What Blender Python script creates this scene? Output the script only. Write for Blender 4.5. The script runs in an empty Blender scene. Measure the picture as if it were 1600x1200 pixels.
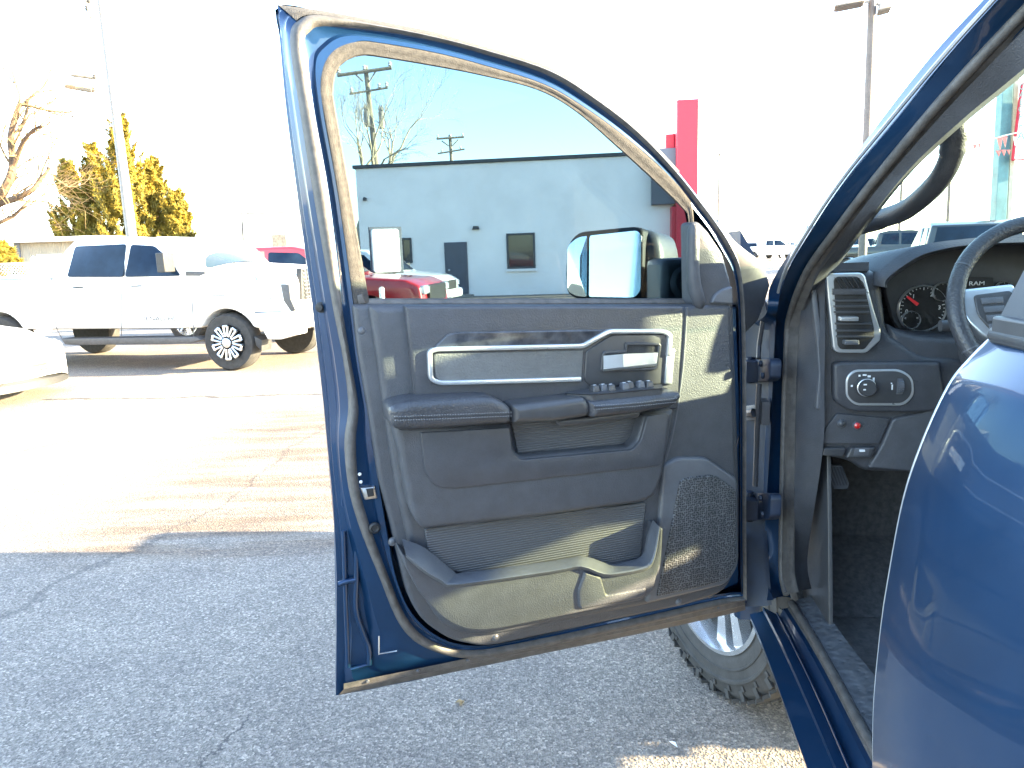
import bpy, math, random
import numpy as np
from mathutils import Vector, Matrix
random.seed(7)
PI = math.pi
# ------------------------------------------------------------------ scene, camera
S = bpy.context.scene
COL = S.collection
FPX = 1150.0; ROLL = math.radians(1.89); PITCH = math.radians(10.18); H = 1.55
Zc = np.array([-math.sin(ROLL)*math.cos(PITCH), math.cos(ROLL)*math.cos(PITCH), math.sin(PITCH)])
Fc = np.array([0, 0, -1.0]); Yc = Fc-(Fc@Zc)*Zc; Yc /= np.linalg.norm(Yc); Xc = np.cross(Yc, Zc)
CM = np.array([Xc, Yc, Zc]); CP = np.array([0, 0, H])
cam = bpy.data.cameras.new('camera'); co = bpy.data.objects.new('camera', cam); COL.objects.link(co)
m = Matrix([[*CM[i], CP[i]] for i in range(3)]+[[0, 0, 0, 1]]); co.matrix_world = m
cam.sensor_width = 36; cam.lens = FPX/1600*36; cam.clip_start = .02; cam.clip_end = 3000
S.camera = co
def ray(x, y): return CM@np.array([x-800, 600-y, -FPX])/FPX
def gz(x, y, z=0.0):
    d = ray(x, y); return CP+d*(z-H)/d[2]
def azdir(deg):
    a = math.radians(deg); return np.array([math.sin(a), math.cos(a), 0])
class Fr:
    """a measuring plane: origin, horizontal axis, up axis, normal"""
    def __init__(s, o, ex, ey, en): s.o, s.ex, s.ey, s.en = [np.array(q, float) for q in (o, ex, ey, en)]
    def px(s, x, y, w=0):
        d = ray(x, y); o = s.o+s.en*w; p = CP+d*((o-CP)@s.en)/(d@s.en); q = p-o
        return (q@s.ex, q@s.ey)
    def pt(s, u, v, w=0): return s.o+s.ex*u+s.ey*v+s.en*w
    def p3(s, x, y, w=0): u, v = s.px(x, y, w); return s.pt(u, v, w)
UP = np.array([0, 0, 1.0])
TF, TR = azdir(7), azdir(97); TO = np.array([.61, 1.84, 0])
def T(a, b, z): return TO+TF*a+TR*b+UP*z
dn = azdir(161.08); DOOR = Fr([-.41368, 1.49036, 0], azdir(71.08), UP, dn)
def FORE(a): return Fr(T(a, 0, 0), TR, UP, -TF)
def SIDE(b): return Fr(T(0, b, 0), TF, UP, -TR)
# ------------------------------------------------------------------ materials
def mat(name, col, rough=.5, metal=0, coat=0, bump=0, bscale=200, var=0, vscale=6, vcol=None, spec=.5, kind='noise', bdist=.002, emis=0):
    mm = bpy.data.materials.new(name); mm.use_nodes = True; nt = mm.node_tree; n = nt.nodes; l = nt.links
    b = n['Principled BSDF']; b.inputs['Base Color'].default_value = (*col, 1); b.inputs['Roughness'].default_value = rough
    b.inputs['Metallic'].default_value = metal; b.inputs['Coat Weight'].default_value = coat; b.inputs['Coat Roughness'].default_value = .03
    b.inputs['Specular IOR Level'].default_value = spec
    tc = n.new('ShaderNodeTexCoord')
    if var:
        t = n.new('ShaderNodeTexNoise'); t.inputs['Scale'].default_value = vscale; t.inputs['Detail'].default_value = 8; t.inputs['Roughness'].default_value = .65
        l.new(tc.outputs['Object'], t.inputs['Vector'])
        r = n.new('ShaderNodeValToRGB'); c2 = vcol or tuple(c*(1-var) for c in col)
        r.color_ramp.elements[0].position = .38; r.color_ramp.elements[1].position = .62
        r.color_ramp.elements[0].color = (*c2, 1); r.color_ramp.elements[1].color = (*[min(1, c*(1+var*.5)) for c in col], 1)
        l.new(t.outputs['Fac'], r.inputs[0]); l.new(r.outputs[0], b.inputs['Base Color'])
        rr = n.new('ShaderNodeMapRange'); rr.inputs[3].default_value = max(0, rough-.08); rr.inputs[4].default_value = min(1, rough+.08)
        l.new(t.outputs['Fac'], rr.inputs[0]); l.new(rr.outputs[0], b.inputs['Roughness'])
    if bump:
        if kind == 'noise':
            t = n.new('ShaderNodeTexNoise'); t.inputs['Scale'].default_value = bscale; t.inputs['Detail'].default_value = 3; out = t.outputs['Fac']
        elif kind == 'grain':
            t = n.new('ShaderNodeTexVoronoi'); t.feature = 'SMOOTH_F1'; t.inputs['Scale'].default_value = bscale; out = t.outputs['Distance']
        elif kind == 'ribs':
            t = n.new('ShaderNodeTexWave'); t.bands_direction = 'Z'; t.inputs['Scale'].default_value = bscale; out = t.outputs['Fac']
        elif kind == 'vribs':
            t = n.new('ShaderNodeTexWave'); t.bands_direction = 'X'; t.inputs['Scale'].default_value = bscale; out = t.outputs['Fac']
        l.new(tc.outputs['Object'], t.inputs['Vector'])
        bp = n.new('ShaderNodeBump'); bp.inputs['Strength'].default_value = bump; bp.inputs['Distance'].default_value = bdist
        l.new(out, bp.inputs['Height']); l.new(bp.outputs[0], b.inputs['Normal'])
    if emis:
        b.inputs['Emission Color'].default_value = (*col, 1); b.inputs['Emission Strength'].default_value = emis
    return mm
def glass(name, tint, refl=1.0, rough=0.0):
    mm = bpy.data.materials.new(name); mm.use_nodes = True; nt = mm.node_tree; n = nt.nodes; l = nt.links
    n.remove(n['Principled BSDF']); out = n['Material Output']
    t = n.new('ShaderNodeBsdfTransparent'); t.inputs[0].default_value = (*tint, 1)
    g = n.new('ShaderNodeBsdfGlossy'); g.inputs['Roughness'].default_value = rough; g.inputs[0].default_value = (refl, refl, refl, 1)
    f = n.new('ShaderNodeFresnel'); f.inputs[0].default_value = 1.5
    ge = n.new('ShaderNodeNewGeometry'); iv = n.new('ShaderNodeMath'); iv.operation = 'SUBTRACT'; iv.inputs[0].default_value = 1; l.new(ge.outputs['Backfacing'], iv.inputs[1])
    mu = n.new('ShaderNodeMath'); mu.operation = 'MULTIPLY'; l.new(f.outputs[0], mu.inputs[0]); l.new(iv.outputs[0], mu.inputs[1])
    tm = n.new('ShaderNodeMix'); tm.data_type = 'RGBA'; l.new(ge.outputs['Backfacing'], tm.inputs[0]); tm.inputs[6].default_value = (*tint, 1); tm.inputs[7].default_value = (1, 1, 1, 1); l.new(tm.outputs[2], t.inputs[0])
    mx = n.new('ShaderNodeMixShader'); l.new(mu.outputs[0], mx.inputs[0]); l.new(t.outputs[0], mx.inputs[1]); l.new(g.outputs[0], mx.inputs[2])
    l.new(mx.outputs[0], out.inputs[0]); return mm
def flakes(name, col, var=.25):
    mm = mat(name, col, rough=.34, metal=.5, coat=.6, var=var, vscale=3.0)
    return mm
M = {}
M['blue'] = flakes('navy_paint', (.005, .036, .100), .12)
M['plastic'] = mat('grained_black_plastic', (.056, .060, .071), .5, bump=.55, bscale=420, kind='grain', var=.12, vscale=30, bdist=.0012)
M['plastic2'] = mat('soft_touch_dark_vinyl', (.050, .053, .063), .46, bump=.5, bscale=320, kind='grain', var=.12, vscale=25, bdist=.0012)
M['smooth'] = mat('satin_black_plastic', (.05, .052, .058), .38, bump=.08, bscale=900, var=.1, vscale=40)
M['greyp'] = mat('mid_grey_plastic', (.09, .097, .113), .42, bump=.4, bscale=500, kind='grain', var=.1, vscale=30, bdist=.001)
M['leather'] = mat('stitched_black_leatherette', (.042, .045, .054), .4, bump=.7, bscale=260, kind='grain', var=.18, vscale=22, bdist=.0015)
M['leather2'] = mat('grey_leatherette_insert', (.12, .125, .13), .55, bump=.8, bscale=300, kind='grain', var=.12, vscale=28, bdist=.0015)
M['dimple'] = mat('dimpled_sill_plastic', (.085, .092, .105), .45, bump=1.0, bscale=62, kind='grain', var=.2, vscale=20, bdist=.005)
M['willow'] = mat('pale_willow_twigs', (.40, .34, .25), .9, var=.2, vscale=3)
M['ribs'] = mat('ribbed_black_plastic', (.075, .078, .086), .42, bump=.5, bscale=58, kind='ribs', bdist=.003)
M['silver'] = mat('satin_silver_trim', (.60, .63, .66), .30, metal=.7, var=.05, vscale=30)
M['chrome'] = mat('bright_chrome', (.85, .87, .88), .12, metal=1, var=.04, vscale=10)
M['wood'] = mat('charcoal_grained_trim', (.055, .058, .066), .3, var=.55, vscale=34, vcol=(.02, .022, .03), coat=.4)
M['rubber'] = mat('weatherstrip_rubber', (.085, .08, .078), .55, bump=.35, bscale=260, var=.3, vscale=45)
M['felt'] = mat('dusty_run_channel', (.056, .052, .049), .9, bump=.8, bscale=500, var=.35, vscale=110, vcol=(.036, .033, .032))
M['jamb'] = mat('shade_darkened_navy_jamb', (.006, .016, .04), .55, var=.3, vscale=20)  # matte jamb navy, with the shade behind the door put into its colour
M['black'] = mat('matte_black', (.02, .021, .024), .6, bump=.3, bscale=300, var=.3, vscale=30)
M['tint'] = glass('tinted_door_glass', (.182, .25, .28), .10)
M['farglass'] = glass('tinted_passenger_glass', (.36, .42, .34), .3)
M['wind'] = glass('windshield_glass', (.70, .85, .83), .25)
M['carpet'] = mat('black_floor_carpet', (.085, .088, .095), .95, bump=1.0, bscale=700, var=.3, vscale=60, bdist=.003)
M['steel'] = mat('bare_steel', (.5, .5, .5), .35, metal=1, var=.2, vscale=40)
M['alloy'] = mat('machined_alloy', (.72, .74, .77), .25, metal=.9, var=.08, vscale=20)
M['tyre'] = mat('tyre_rubber', (.032, .031, .031), .8, bump=.5, bscale=160, var=.35, vscale=18)
M['mirror'] = mat('mirror_glass', (.86, .92, .94), .015, metal=1, var=.01, vscale=4)
M['white'] = mat('white_paint', (.80, .80, .80), .3, coat=.8, var=.03, vscale=3)
M['red'] = mat('red_paint', (.42, .02, .025), .3, coat=.8, var=.1, vscale=3)
M['dblack'] = mat('black_paint', (.018, .02, .022), .3, coat=.8, var=.1, vscale=3)
M['cargrey'] = mat('grey_paint', (.19, .2, .215), .3, coat=.8, metal=.3, var=.1, vscale=3)
M['carblue'] = mat('dark_blue_paint', (.02, .05, .12), .3, coat=.8, var=.1, vscale=3)
M['cglass'] = mat('dark_car_glass', (.012, .024, .045), .12, spec=.12, var=.3, vscale=2)
M['shopglass'] = mat('reflective_shop_glass', (.03, .04, .045), .03, spec=.9, var=.2, vscale=1)
M['wsglass'] = mat('pale_reflecting_windshield', (.014, .030, .048), .08, spec=.3, var=.5, vscale=1.2, vcol=(.035, .05, .065))
M['clad'] = mat('dark_grey_cladding', (.07, .068, .07), .6, bump=.3, bscale=150, var=.2, vscale=20)
M['amber'] = mat('orange_lamp', (.8, .25, .04), .2)
M['lampred'] = mat('red_lamp', (.5, .012, .012), .15, coat=1)
M['lampclear'] = mat('clear_lamp', (.6, .63, .66), .12, metal=.4, coat=1)
M['stitch'] = mat('grey_thread', (.24, .25, .27), .7)
M['mark'] = mat('white_print', (.7, .72, .75), .6)
M['redneedle'] = mat('red_needle', (.75, .03, .04), .4)
M['wall'] = mat('pale_painted_stucco', (.88, .84, .82), .85, bump=.35, bscale=18, var=.07, vscale=.7, bdist=.01)
M['wallcap'] = mat('dark_roof_coping', (.06, .065, .075), .5, var=.2, vscale=4)
M['slate'] = mat('slate_grey_metal_panel', (.115, .125, .155), .45, var=.15, vscale=1.2)
M['dgrey'] = mat('dark_grey_door_paint', (.085, .095, .125), .4, var=.15, vscale=1.5)
M['signred'] = mat('red_metal_cladding', (.52, .02, .045), .4, var=.1, vscale=.8)
M['timber'] = mat('weathered_pole_timber', (.30, .25, .19), .85, bump=.6, bscale=30, var=.35, vscale=8, bdist=.01)
M['postb'] = mat('tan_painted_steel_post', (.15, .12, .105), .6, var=.2, vscale=5)
M['concrete'] = mat('pale_galvanised_post', (.27, .25, .235), .6, var=.2, vscale=5)
M['bark'] = mat('tree_bark', (.12, .075, .045), .9, bump=.8, bscale=60, var=.4, vscale=12)
M['twig'] = mat('winter_twigs', (.17, .115, .06), .9, var=.3, vscale=5)
M['junip'] = mat('juniper_foliage', (.26, .185, .018), .8, var=.45, vscale=1.6, vcol=(.15, .12, .016))
M['shed'] = mat('tan_shed_siding', (.42, .36, .28), .8, bump=.6, bscale=5, kind='vribs', var=.12, vscale=2, bdist=.03)
M['pvc'] = mat('white_vinyl', (.8, .8, .8), .5, var=.04, vscale=4)
M['teal'] = mat('teal_steel', (.10, .21, .235), .5, var=.25, vscale=2)
M['signface'] = mat('white_sign_face', (.78, .80, .80), .4, var=.04, vscale=1)
M['leaf'] = mat('dry_leaf', (.3, .22, .12), .8, var=.2, vscale=40)
M['grassd'] = mat('dry_brush', (.3, .24, .12), .9, var=.4, vscale=3)
M['ceram'] = mat('porcelain_insulator', (.7, .7, .68), .3, var=.1, vscale=9)
# perforated speaker grille
def grille_mat():
    mm = mat('perforated_speaker_grille', (.06, .063, .07), .5); nt = mm.node_tree; n = nt.nodes; l = nt.links; b = n['Principled BSDF']
    tc = n.new('ShaderNodeTexCoord'); v = n.new('ShaderNodeTexVoronoi'); v.inputs['Scale'].default_value = 185; v.inputs['Randomness'].default_value = .55
    mp_ = n.new('ShaderNodeMapping'); mp_.inputs['Rotation'].default_value = (0, 0, math.radians(-18.92)); l.new(tc.outputs['Object'], mp_.inputs['Vector'])
    sx = n.new('ShaderNodeSeparateXYZ'); l.new(mp_.outputs[0], sx.inputs[0]); cx_ = n.new('ShaderNodeCombineXYZ'); l.new(sx.outputs[0], cx_.inputs[0]); l.new(sx.outputs[2], cx_.inputs[1])
    v.voronoi_dimensions = '2D'; l.new(cx_.outputs[0], v.inputs['Vector'])
    v2 = n.new('ShaderNodeTexVoronoi'); v2.feature = 'DISTANCE_TO_EDGE'; v2.inputs['Scale'].default_value = 26; v2.inputs['Randomness'].default_value = .3
    l.new(tc.outputs['Object'], v2.inputs['Vector'])
    r = n.new('ShaderNodeValToRGB'); r.color_ramp.elements[0].position = .25; r.color_ramp.elements[0].color = (.012, .013, .016, 1)
    r.color_ramp.elements[1].position = .5; r.color_ramp.elements[1].color = (.085, .09, .1, 1)
    l.new(v.outputs['Distance'], r.inputs[0])
    r2 = n.new('ShaderNodeMapRange'); r2.inputs[1].default_value = .0; r2.inputs[2].default_value = .16; r2.inputs[3].default_value = 1.25; r2.inputs[4].default_value = .9
    l.new(v2.outputs['Distance'], r2.inputs[0])
    mx = n.new('ShaderNodeVectorMath'); mx.operation = 'SCALE'; l.new(r.outputs[0], mx.inputs[0]); l.new(r2.outputs[0], mx.inputs['Scale'])
    l.new(mx.outputs[0], b.inputs['Base Color'])
    bp = n.new('ShaderNodeBump'); bp.inputs['Strength'].default_value = .6; bp.inputs['Distance'].default_value = .002; l.new(v.outputs['Distance'], bp.inputs['Height']); l.new(bp.outputs[0], b.inputs['Normal'])
    return mm
M['grille'] = grille_mat()
# ------------------------------------------------------------------ geometry builder
def fillet(pts, r=0, n=5, closed=True):
    out = []; N = len(pts)
    for i, p in enumerate(pts):
        rr = p[2] if len(p) > 2 else r
        if rr <= 0 or (not closed and i in (0, N-1)): out.append((p[0], p[1])); continue
        a = np.array(pts[i-1][:2], float); b = np.array(p[:2], float); c = np.array(pts[(i+1) % N][:2], float)
        la, lc = np.linalg.norm(a-b), np.linalg.norm(c-b); k = min(rr, la*.48, lc*.48)
        s = b+(a-b)/la*k; e = b+(c-b)/lc*k
        for j in range(n+1):
            t = j/n; q = (1-t)**2*s+2*t*(1-t)*b+t*t*e; out.append((q[0], q[1]))
    return out
def catmull(pts, n=6):
    P = [np.array(p, float) for p in pts]; out = []
    for i in range(len(P)-1):
        p0 = P[max(i-1, 0)]; p1 = P[i]; p2 = P[i+1]; p3 = P[min(i+2, len(P)-1)]
        for j in range(n):
            t = j/n; out.append(.5*((2*p1)+(-p0+p2)*t+(2*p0-5*p1+4*p2-p3)*t*t+(-p0+3*p1-3*p2+p3)*t**3))
    out.append(P[-1]); return out
class G:
    def __init__(s): s.v = []; s.f = []
    def add(s, vs, fs):
        k = len(s.v); s.v += [tuple(map(float, q)) for q in vs]; s.f += [tuple(k+i for i in f) for f in fs]
    def box(s, c, size, ax=None, top=1.0):
        ax = ax or (np.array([1, 0, 0]), np.array([0, 1, 0]), UP); c = np.array(c, float); vs = []
        for k in (-.5, .5):
            q = top if k > 0 else 1
            for i, j in ((-.5, -.5), (.5, -.5), (.5, .5), (-.5, .5)): vs.append(c+ax[0]*size[0]*i*q+ax[1]*size[1]*j*q+ax[2]*size[2]*k)
        s.add(vs, [(0, 3, 2, 1), (4, 5, 6, 7), (0, 1, 5, 4), (1, 2, 6, 5), (2, 3, 7, 6), (3, 0, 4, 7)]); return s
    def tube(s, path, r, n=8, cap=True, flat=None):
        P = [np.array(p, float) for p in path]; rs = r if hasattr(r, '__len__') else [r]*len(P); rings = []; prev = None
        for i, p in enumerate(P):
            d = P[min(i+1, len(P)-1)]-P[max(i-1, 0)]; L = np.linalg.norm(d); d = d/L if L > 1e-9 else UP
            if prev is None:
                a = np.cross(d, UP if abs(d[2]) < .9 else np.array([1, 0, 0])); a /= np.linalg.norm(a)
            else:
                a = prev-(prev@d)*d; a /= np.linalg.norm(a)+1e-12
            prev = a; b = np.cross(d, a)
            rings.append([p+rs[i]*(math.cos(2*PI*k/n)*a+math.sin(2*PI*k/n)*b) for k in range(n)])
        vs = [q for rr in rings for q in rr]; fs = []
        for i in range(len(P)-1):
            for k in range(n): fs.append((i*n+k, i*n+(k+1) % n, (i+1)*n+(k+1) % n, (i+1)*n+k))
        if cap: fs += [tuple(range(n))[::-1], tuple((len(P)-1)*n+k for k in range(n))]
        s.add(vs, fs); return s
    def lathe(s, c, axis, prof, n=32, closed=False):
        """prof: list of (radius, offset along axis)"""
        axis = np.array(axis, float); axis /= np.linalg.norm(axis); a = np.cross(axis, UP if abs(axis[2]) < .9 else np.array([1, 0, 0])); a /= np.linalg.norm(a); b = np.cross(axis, a); c = np.array(c, float)
        vs = []; fs = []; m_ = len(prof)
        for r, o in prof:
            for k in range(n): t = 2*PI*k/n; vs.append(c+axis*o+r*(math.cos(t)*a+math.sin(t)*b))
        for i in range(m_ if closed else m_-1):
            j = (i+1) % m_
            for k in range(n): fs.append((i*n+k, i*n+(k+1) % n, j*n+(k+1) % n, j*n+k))
        if not closed:
            if prof[0][0] > 1e-4: fs.append(tuple(range(n))[::-1])
            if prof[-1][0] > 1e-4: fs.append(tuple((m_-1)*n+k for k in range(n)))
        s.add(vs, fs); return s
    def loft(s, rails, closed=False):
        n = len(rails[0]); vs = [q for r in rails for q in r]; fs = []
        for i in range(len(rails)-1):
            for k in range(n if closed else n-1): kk = (k+1) % n; fs.append((i*n+k, i*n+kk, (i+1)*n+kk, (i+1)*n+k))
        s.add(vs, fs); return s
    def pil(s, fr, pts, w0, w1, r=.004, seg=3, fil=0, uv=False, back=True):
        """rounded prism: outline given in photo pixels measured on plane w1 (or in metres with uv)"""
        q = fillet(pts, fil)
        P = np.array(q if uv else [fr.px(x, y, w1) for x, y in q])
        keep = [i for i in range(len(P)) if np.linalg.norm(P[i]-P[i-1]) > 1e-5]; P = P[keep]
        A = .5*sum(P[i-1][0]*P[i][1]-P[i][0]*P[i-1][1] for i in range(len(P)))
        if A < 0: P = P[::-1]
        n = len(P); nm = []
        for i in range(n):
            d1 = P[i]-P[i-1]; d2 = P[(i+1) % n]-P[i]; d1 /= np.linalg.norm(d1); d2 /= np.linalg.norm(d2)
            n1 = np.array([-d1[1], d1[0]]); n2 = np.array([-d2[1], d2[0]]); k = n1+n2; k /= max(1e-6, np.linalg.norm(k)); k /= max(.5, k@n1); nm.append(k)
        nm = np.array(nm); prof = [(0, w0)]
        for j in range(seg+1):
            t = j/seg*PI/2; prof.append((r*(1-math.cos(t)), w1-r+r*math.sin(t)))
        vs = []; fs = []; E0 = np.roll(P, -1, 0)-P; EL = np.linalg.norm(E0, axis=1)[:, None]; ED = E0/EL; EN = np.stack([-ED[:, 1], ED[:, 0]], 1)
        def inset(o):
            Q = P+nm*o
            if o <= 0: return Q
            alive = list(range(n))            # edges still present after the inset
            V = []
            for _ in range(n):
                if len(alive) < 3: break
                V = []
                for k in range(len(alive)):
                    a, b = alive[k-1], alive[k]; A0 = P[a]+EN[a]*o; B0 = P[b]+EN[b]*o; den = ED[a][0]*ED[b][1]-ED[a][1]*ED[b][0]
                    if abs(den) < .02: V.append(.5*(P[b]+EN[a]*o+B0)); continue
                    t = ((B0-A0)[0]*ED[b][1]-(B0-A0)[1]*ED[b][0])/den; V.append(A0+ED[a]*t)
                bad = [(float((V[(k+1) % len(V)]-V[k])@ED[alive[k]]), k) for k in range(len(alive))]; mn = min(bad)
                if mn[0] >= 0: break
                alive.pop(mn[1])
            pos = {e: V[k] for k, e in enumerate(alive)} if len(V) == len(alive) else None
            if pos is None: return Q
            out = Q.copy(); al = sorted(alive)
            for i in range(n):                # vertex i starts edge i: snap to the next living edge's start
                j = i
                while j % n not in pos: j += 1
                out[i] = pos[j % n]
            return out
        for o, w in prof:
            Q = inset(o)
            for i in range(n): vs.append(fr.pt(Q[i][0], Q[i][1], w))
        for a in range(len(prof)-1):
            for i in range(n): j = (i+1) % n; fs.append((a*n+i, a*n+j, (a+1)*n+j, (a+1)*n+i))
        uq = [i for i in range(n) if np.linalg.norm(Q[i]-Q[i-1]) > 1e-6]; fs.append(tuple((len(prof)-1)*n+i for i in uq))
        if back: fs.append(tuple(range(n))[::-1])
        s.add(vs, fs); return s
    def ribbon(s, fr, path, width, w0, w1, r=.002, fil=0):
        """raised strip along an open pixel path; width in pixels (number or list)"""
        q = [np.array(p, float) for p in fillet(path, fil, closed=False)] ; n = len(q); L = []; R = []
        for i in range(n):
            d = q[min(i+1, n-1)]-q[max(i-1, 0)]; d /= np.linalg.norm(d); nn = np.array([-d[1], d[0]]); wd = width if not callable(width) else width(i/(n-1))
            L.append(tuple(q[i]+nn*wd/2)); R.append(tuple(q[i]-nn*wd/2))
        s.pil(fr, L+R[::-1], w0, w1, r); return s
    def make(s, name, material, parent=None, smooth=40, bevel=0):
        me = bpy.data.meshes.new(name); me.from_pydata(s.v, [], s.f); me.update()
        o = bpy.data.objects.new(name, me); COL.objects.link(o); me.materials.append(material)
        if smooth:
            for p in me.polygons: p.use_smooth = True
            me.set_sharp_from_angle(angle=math.radians(smooth))
        if parent is not None:
            o.parent = parent; o.matrix_parent_inverse = WM[parent.name].inverted()
        WM[o.name] = Matrix.Identity(4)
        if bevel:
            b = o.modifiers.new('edge', 'BEVEL'); b.width = bevel; b.segments = 2; b.limit_method = 'ANGLE'; b.angle_limit = math.radians(35)
        return o
WM = {}
def thing(name, label, cat, loc, az=None, group=None):
    o = bpy.data.objects.new(name, None); COL.objects.link(o)
    mt = Matrix.Translation(Vector([float(q) for q in loc]))
    if az is not None: mt = mt@Matrix.Rotation(-math.radians(az), 4, 'Z')
    o.matrix_world = mt; WM[o.name] = mt; o.empty_display_size = .2
    return tag(o, label, cat, group)
def tag(o, label, cat, group=None, kind=None):
    if label: o['label'] = label
    if cat: o['category'] = cat
    if group: o['group'] = group
    if kind: o['kind'] = kind
    return o
def struct(o): o['kind'] = 'structure'; return o
def own(bm_name, label, cat, g, material, group=None, **k):
    o = g.make(bm_name, material, **k); return tag(o, label, cat, group)
def text(name, body, fr, u, v, w, size, material, parent, stretch=1.0, align='CENTER', rot=0):
    c = bpy.data.curves.new(name, 'FONT'); c.body = body; c.size = size; c.align_x = align; c.align_y = 'CENTER'; c.extrude = .0006*max(1, size*4)
    c.materials.append(material); o = bpy.data.objects.new(name, c); COL.objects.link(o)
    w += c.extrude; p = fr.pt(u, v, w); ex = fr.ex*math.cos(rot)+fr.ey*math.sin(rot); ey = -fr.ex*math.sin(rot)+fr.ey*math.cos(rot)
    mt = Matrix([[ex[i]*stretch, ey[i], fr.en[i], p[i]] for i in range(3)]+[[0, 0, 0, 1]])
    me = bpy.data.meshes.new_from_object(o.evaluated_get(bpy.context.evaluated_depsgraph_get())); bpy.data.objects.remove(o); bpy.data.curves.remove(c)
    me.transform(mt); o = bpy.data.objects.new(name, me); COL.objects.link(o); o.parent = parent; o.matrix_parent_inverse = WM[parent.name].inverted()
    return o
# ------------------------------------------------------------------ ground, sky, light
def ground_mat():
    mm = bpy.data.materials.new('aged_asphalt'); mm.use_nodes = True; nt = mm.node_tree; n = nt.nodes; l = nt.links; b = n['Principled BSDF']; b.inputs['Roughness'].default_value = .85
    tc = n.new('ShaderNodeTexCoord'); P = tc.outputs['Object']
    def noise(scale, det=6, rough=.6, v=None):
        t = n.new('ShaderNodeTexNoise'); t.inputs['Scale'].default_value = scale; t.inputs['Detail'].default_value = det; t.inputs['Roughness'].default_value = rough
        l.new(v or P, t.inputs['Vector']); return t.outputs['Fac']
    def ramp(x, *st):
        r = n.new('ShaderNodeValToRGB'); e = r.color_ramp.elements
        while len(e) < len(st): e.new(.5)
        for i, (p, c) in enumerate(st): e[i].position = p; e[i].color = (*c, 1) if len(c) == 3 else c
        l.new(x, r.inputs[0]); return r.outputs[0]
    def mix(f, a, c, mode='MIX'):
        x = n.new('ShaderNodeMix'); x.data_type = 'RGBA'; x.blend_type = mode
        if isinstance(f, float): x.inputs[0].default_value = f
        else: l.new(f, x.inputs[0])
        for s_, q in ((6, a), (7, c)):
            if isinstance(q, tuple): x.inputs[s_].default_value = (*q, 1)
            else: l.new(q, x.inputs[s_])
        return x.outputs[2]
    def mth(op, a, c=None, d=None):
        x = n.new('ShaderNodeMath'); x.operation = op
        for i, q in enumerate((a, c, d)):
            if q is None: continue
            if isinstance(q, (int, float)): x.inputs[i].default_value = q
            else: l.new(q, x.inputs[i])
        return x.outputs[0]
    base = ramp(noise(.35, 5), (.3, (.195, .168, .143)), (.7, (.245, .212, .18)))
    agg = n.new('ShaderNodeTexVoronoi'); agg.inputs['Scale'].default_value = 125; l.new(P, agg.inputs['Vector'])
    sep = n.new('ShaderNodeSeparateColor'); l.new(agg.outputs['Color'], sep.inputs[0])
    c = mix(.75, base, ramp(sep.outputs[0], (0, (.35, .35, .36)), (.55, (.9, .9, .92)), (.9, (1.35, 1.33, 1.3)), (1, (2.1, 2.05, 2.0))), 'MULTIPLY')
    c = mix(.8, c, ramp(noise(160, 3), (.3, (.5, .5, .5)), (.7, (1.45, 1.45, 1.45))), 'MULTIPLY')
    c = mix(.6, c, ramp(noise(2.2, 8, .7), (.35, (.72, .72, .75)), (.65, (1.15, 1.15, 1.12))), 'MULTIPLY')
    # cracks, plus a cable's cast shadow painted in as another warped dark line
    sp = n.new('ShaderNodeSeparateXYZ'); l.new(P, sp.inputs[0])
    nz = noise(1.6, 8, .72); nz2 = noise(.5, 2)
    warp = mth('MULTIPLY', mth('SUBTRACT', nz, .5), .55); warp2 = mth('MULTIPLY', mth('SUBTRACT', nz2, .5), .6)
    w = mth('ADD', warp, warp2); crack_shadow = None
    for (x1, y1, x2, y2, wd, dk) in CRACKS_CABLE_SHADOW:
        dx, dy = x2-x1, y2-y1; L = math.hypot(dx, dy); nx, ny = -dy/L, dx/L
        d = mth('ABSOLUTE', mth('ADD', mth('ADD', mth('MULTIPLY', sp.outputs[0], nx), mth('MULTIPLY', sp.outputs[1], ny)), mth('SUBTRACT', w, x1*nx+y1*ny)))
        t = mth('DIVIDE', mth('ADD', mth('MULTIPLY', mth('SUBTRACT', sp.outputs[0], x1), dx/L), mth('MULTIPLY', mth('SUBTRACT', sp.outputs[1], y1), dy/L)), L)
        inside = mth('MULTIPLY', mth('GREATER_THAN', t, 0), mth('LESS_THAN', t, 1))
        k = n.new('ShaderNodeMapRange'); k.interpolation_type = 'SMOOTHSTEP'; k.inputs[1].default_value = wd*.4; k.inputs[2].default_value = wd; k.inputs[3].default_value = dk; k.inputs[4].default_value = 0; l.new(d, k.inputs[0])
        z = mth('MULTIPLY', k.outputs[0], inside); crack_shadow = z if crack_shadow is None else mth('MAXIMUM', crack_shadow, z)
    c = mix(crack_shadow, c, (.035, .033, .035))
    # reddish streaked patch: filtered shade put into the colour of the sunlit asphalt
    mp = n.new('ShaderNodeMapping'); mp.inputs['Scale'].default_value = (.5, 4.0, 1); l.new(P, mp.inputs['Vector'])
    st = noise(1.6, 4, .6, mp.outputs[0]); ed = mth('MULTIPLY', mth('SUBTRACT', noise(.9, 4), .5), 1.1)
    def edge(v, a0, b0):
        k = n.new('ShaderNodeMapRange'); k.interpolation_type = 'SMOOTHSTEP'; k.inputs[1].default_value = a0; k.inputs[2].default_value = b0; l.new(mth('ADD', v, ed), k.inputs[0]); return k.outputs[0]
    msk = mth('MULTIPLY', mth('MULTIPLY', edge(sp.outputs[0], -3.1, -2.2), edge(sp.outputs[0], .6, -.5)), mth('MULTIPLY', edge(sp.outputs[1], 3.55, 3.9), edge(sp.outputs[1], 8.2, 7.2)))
    msk = mth('MULTIPLY', msk, ramp(st, (.36, (.1, .1, .1)), (.6, (1, 1, 1))))
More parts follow.
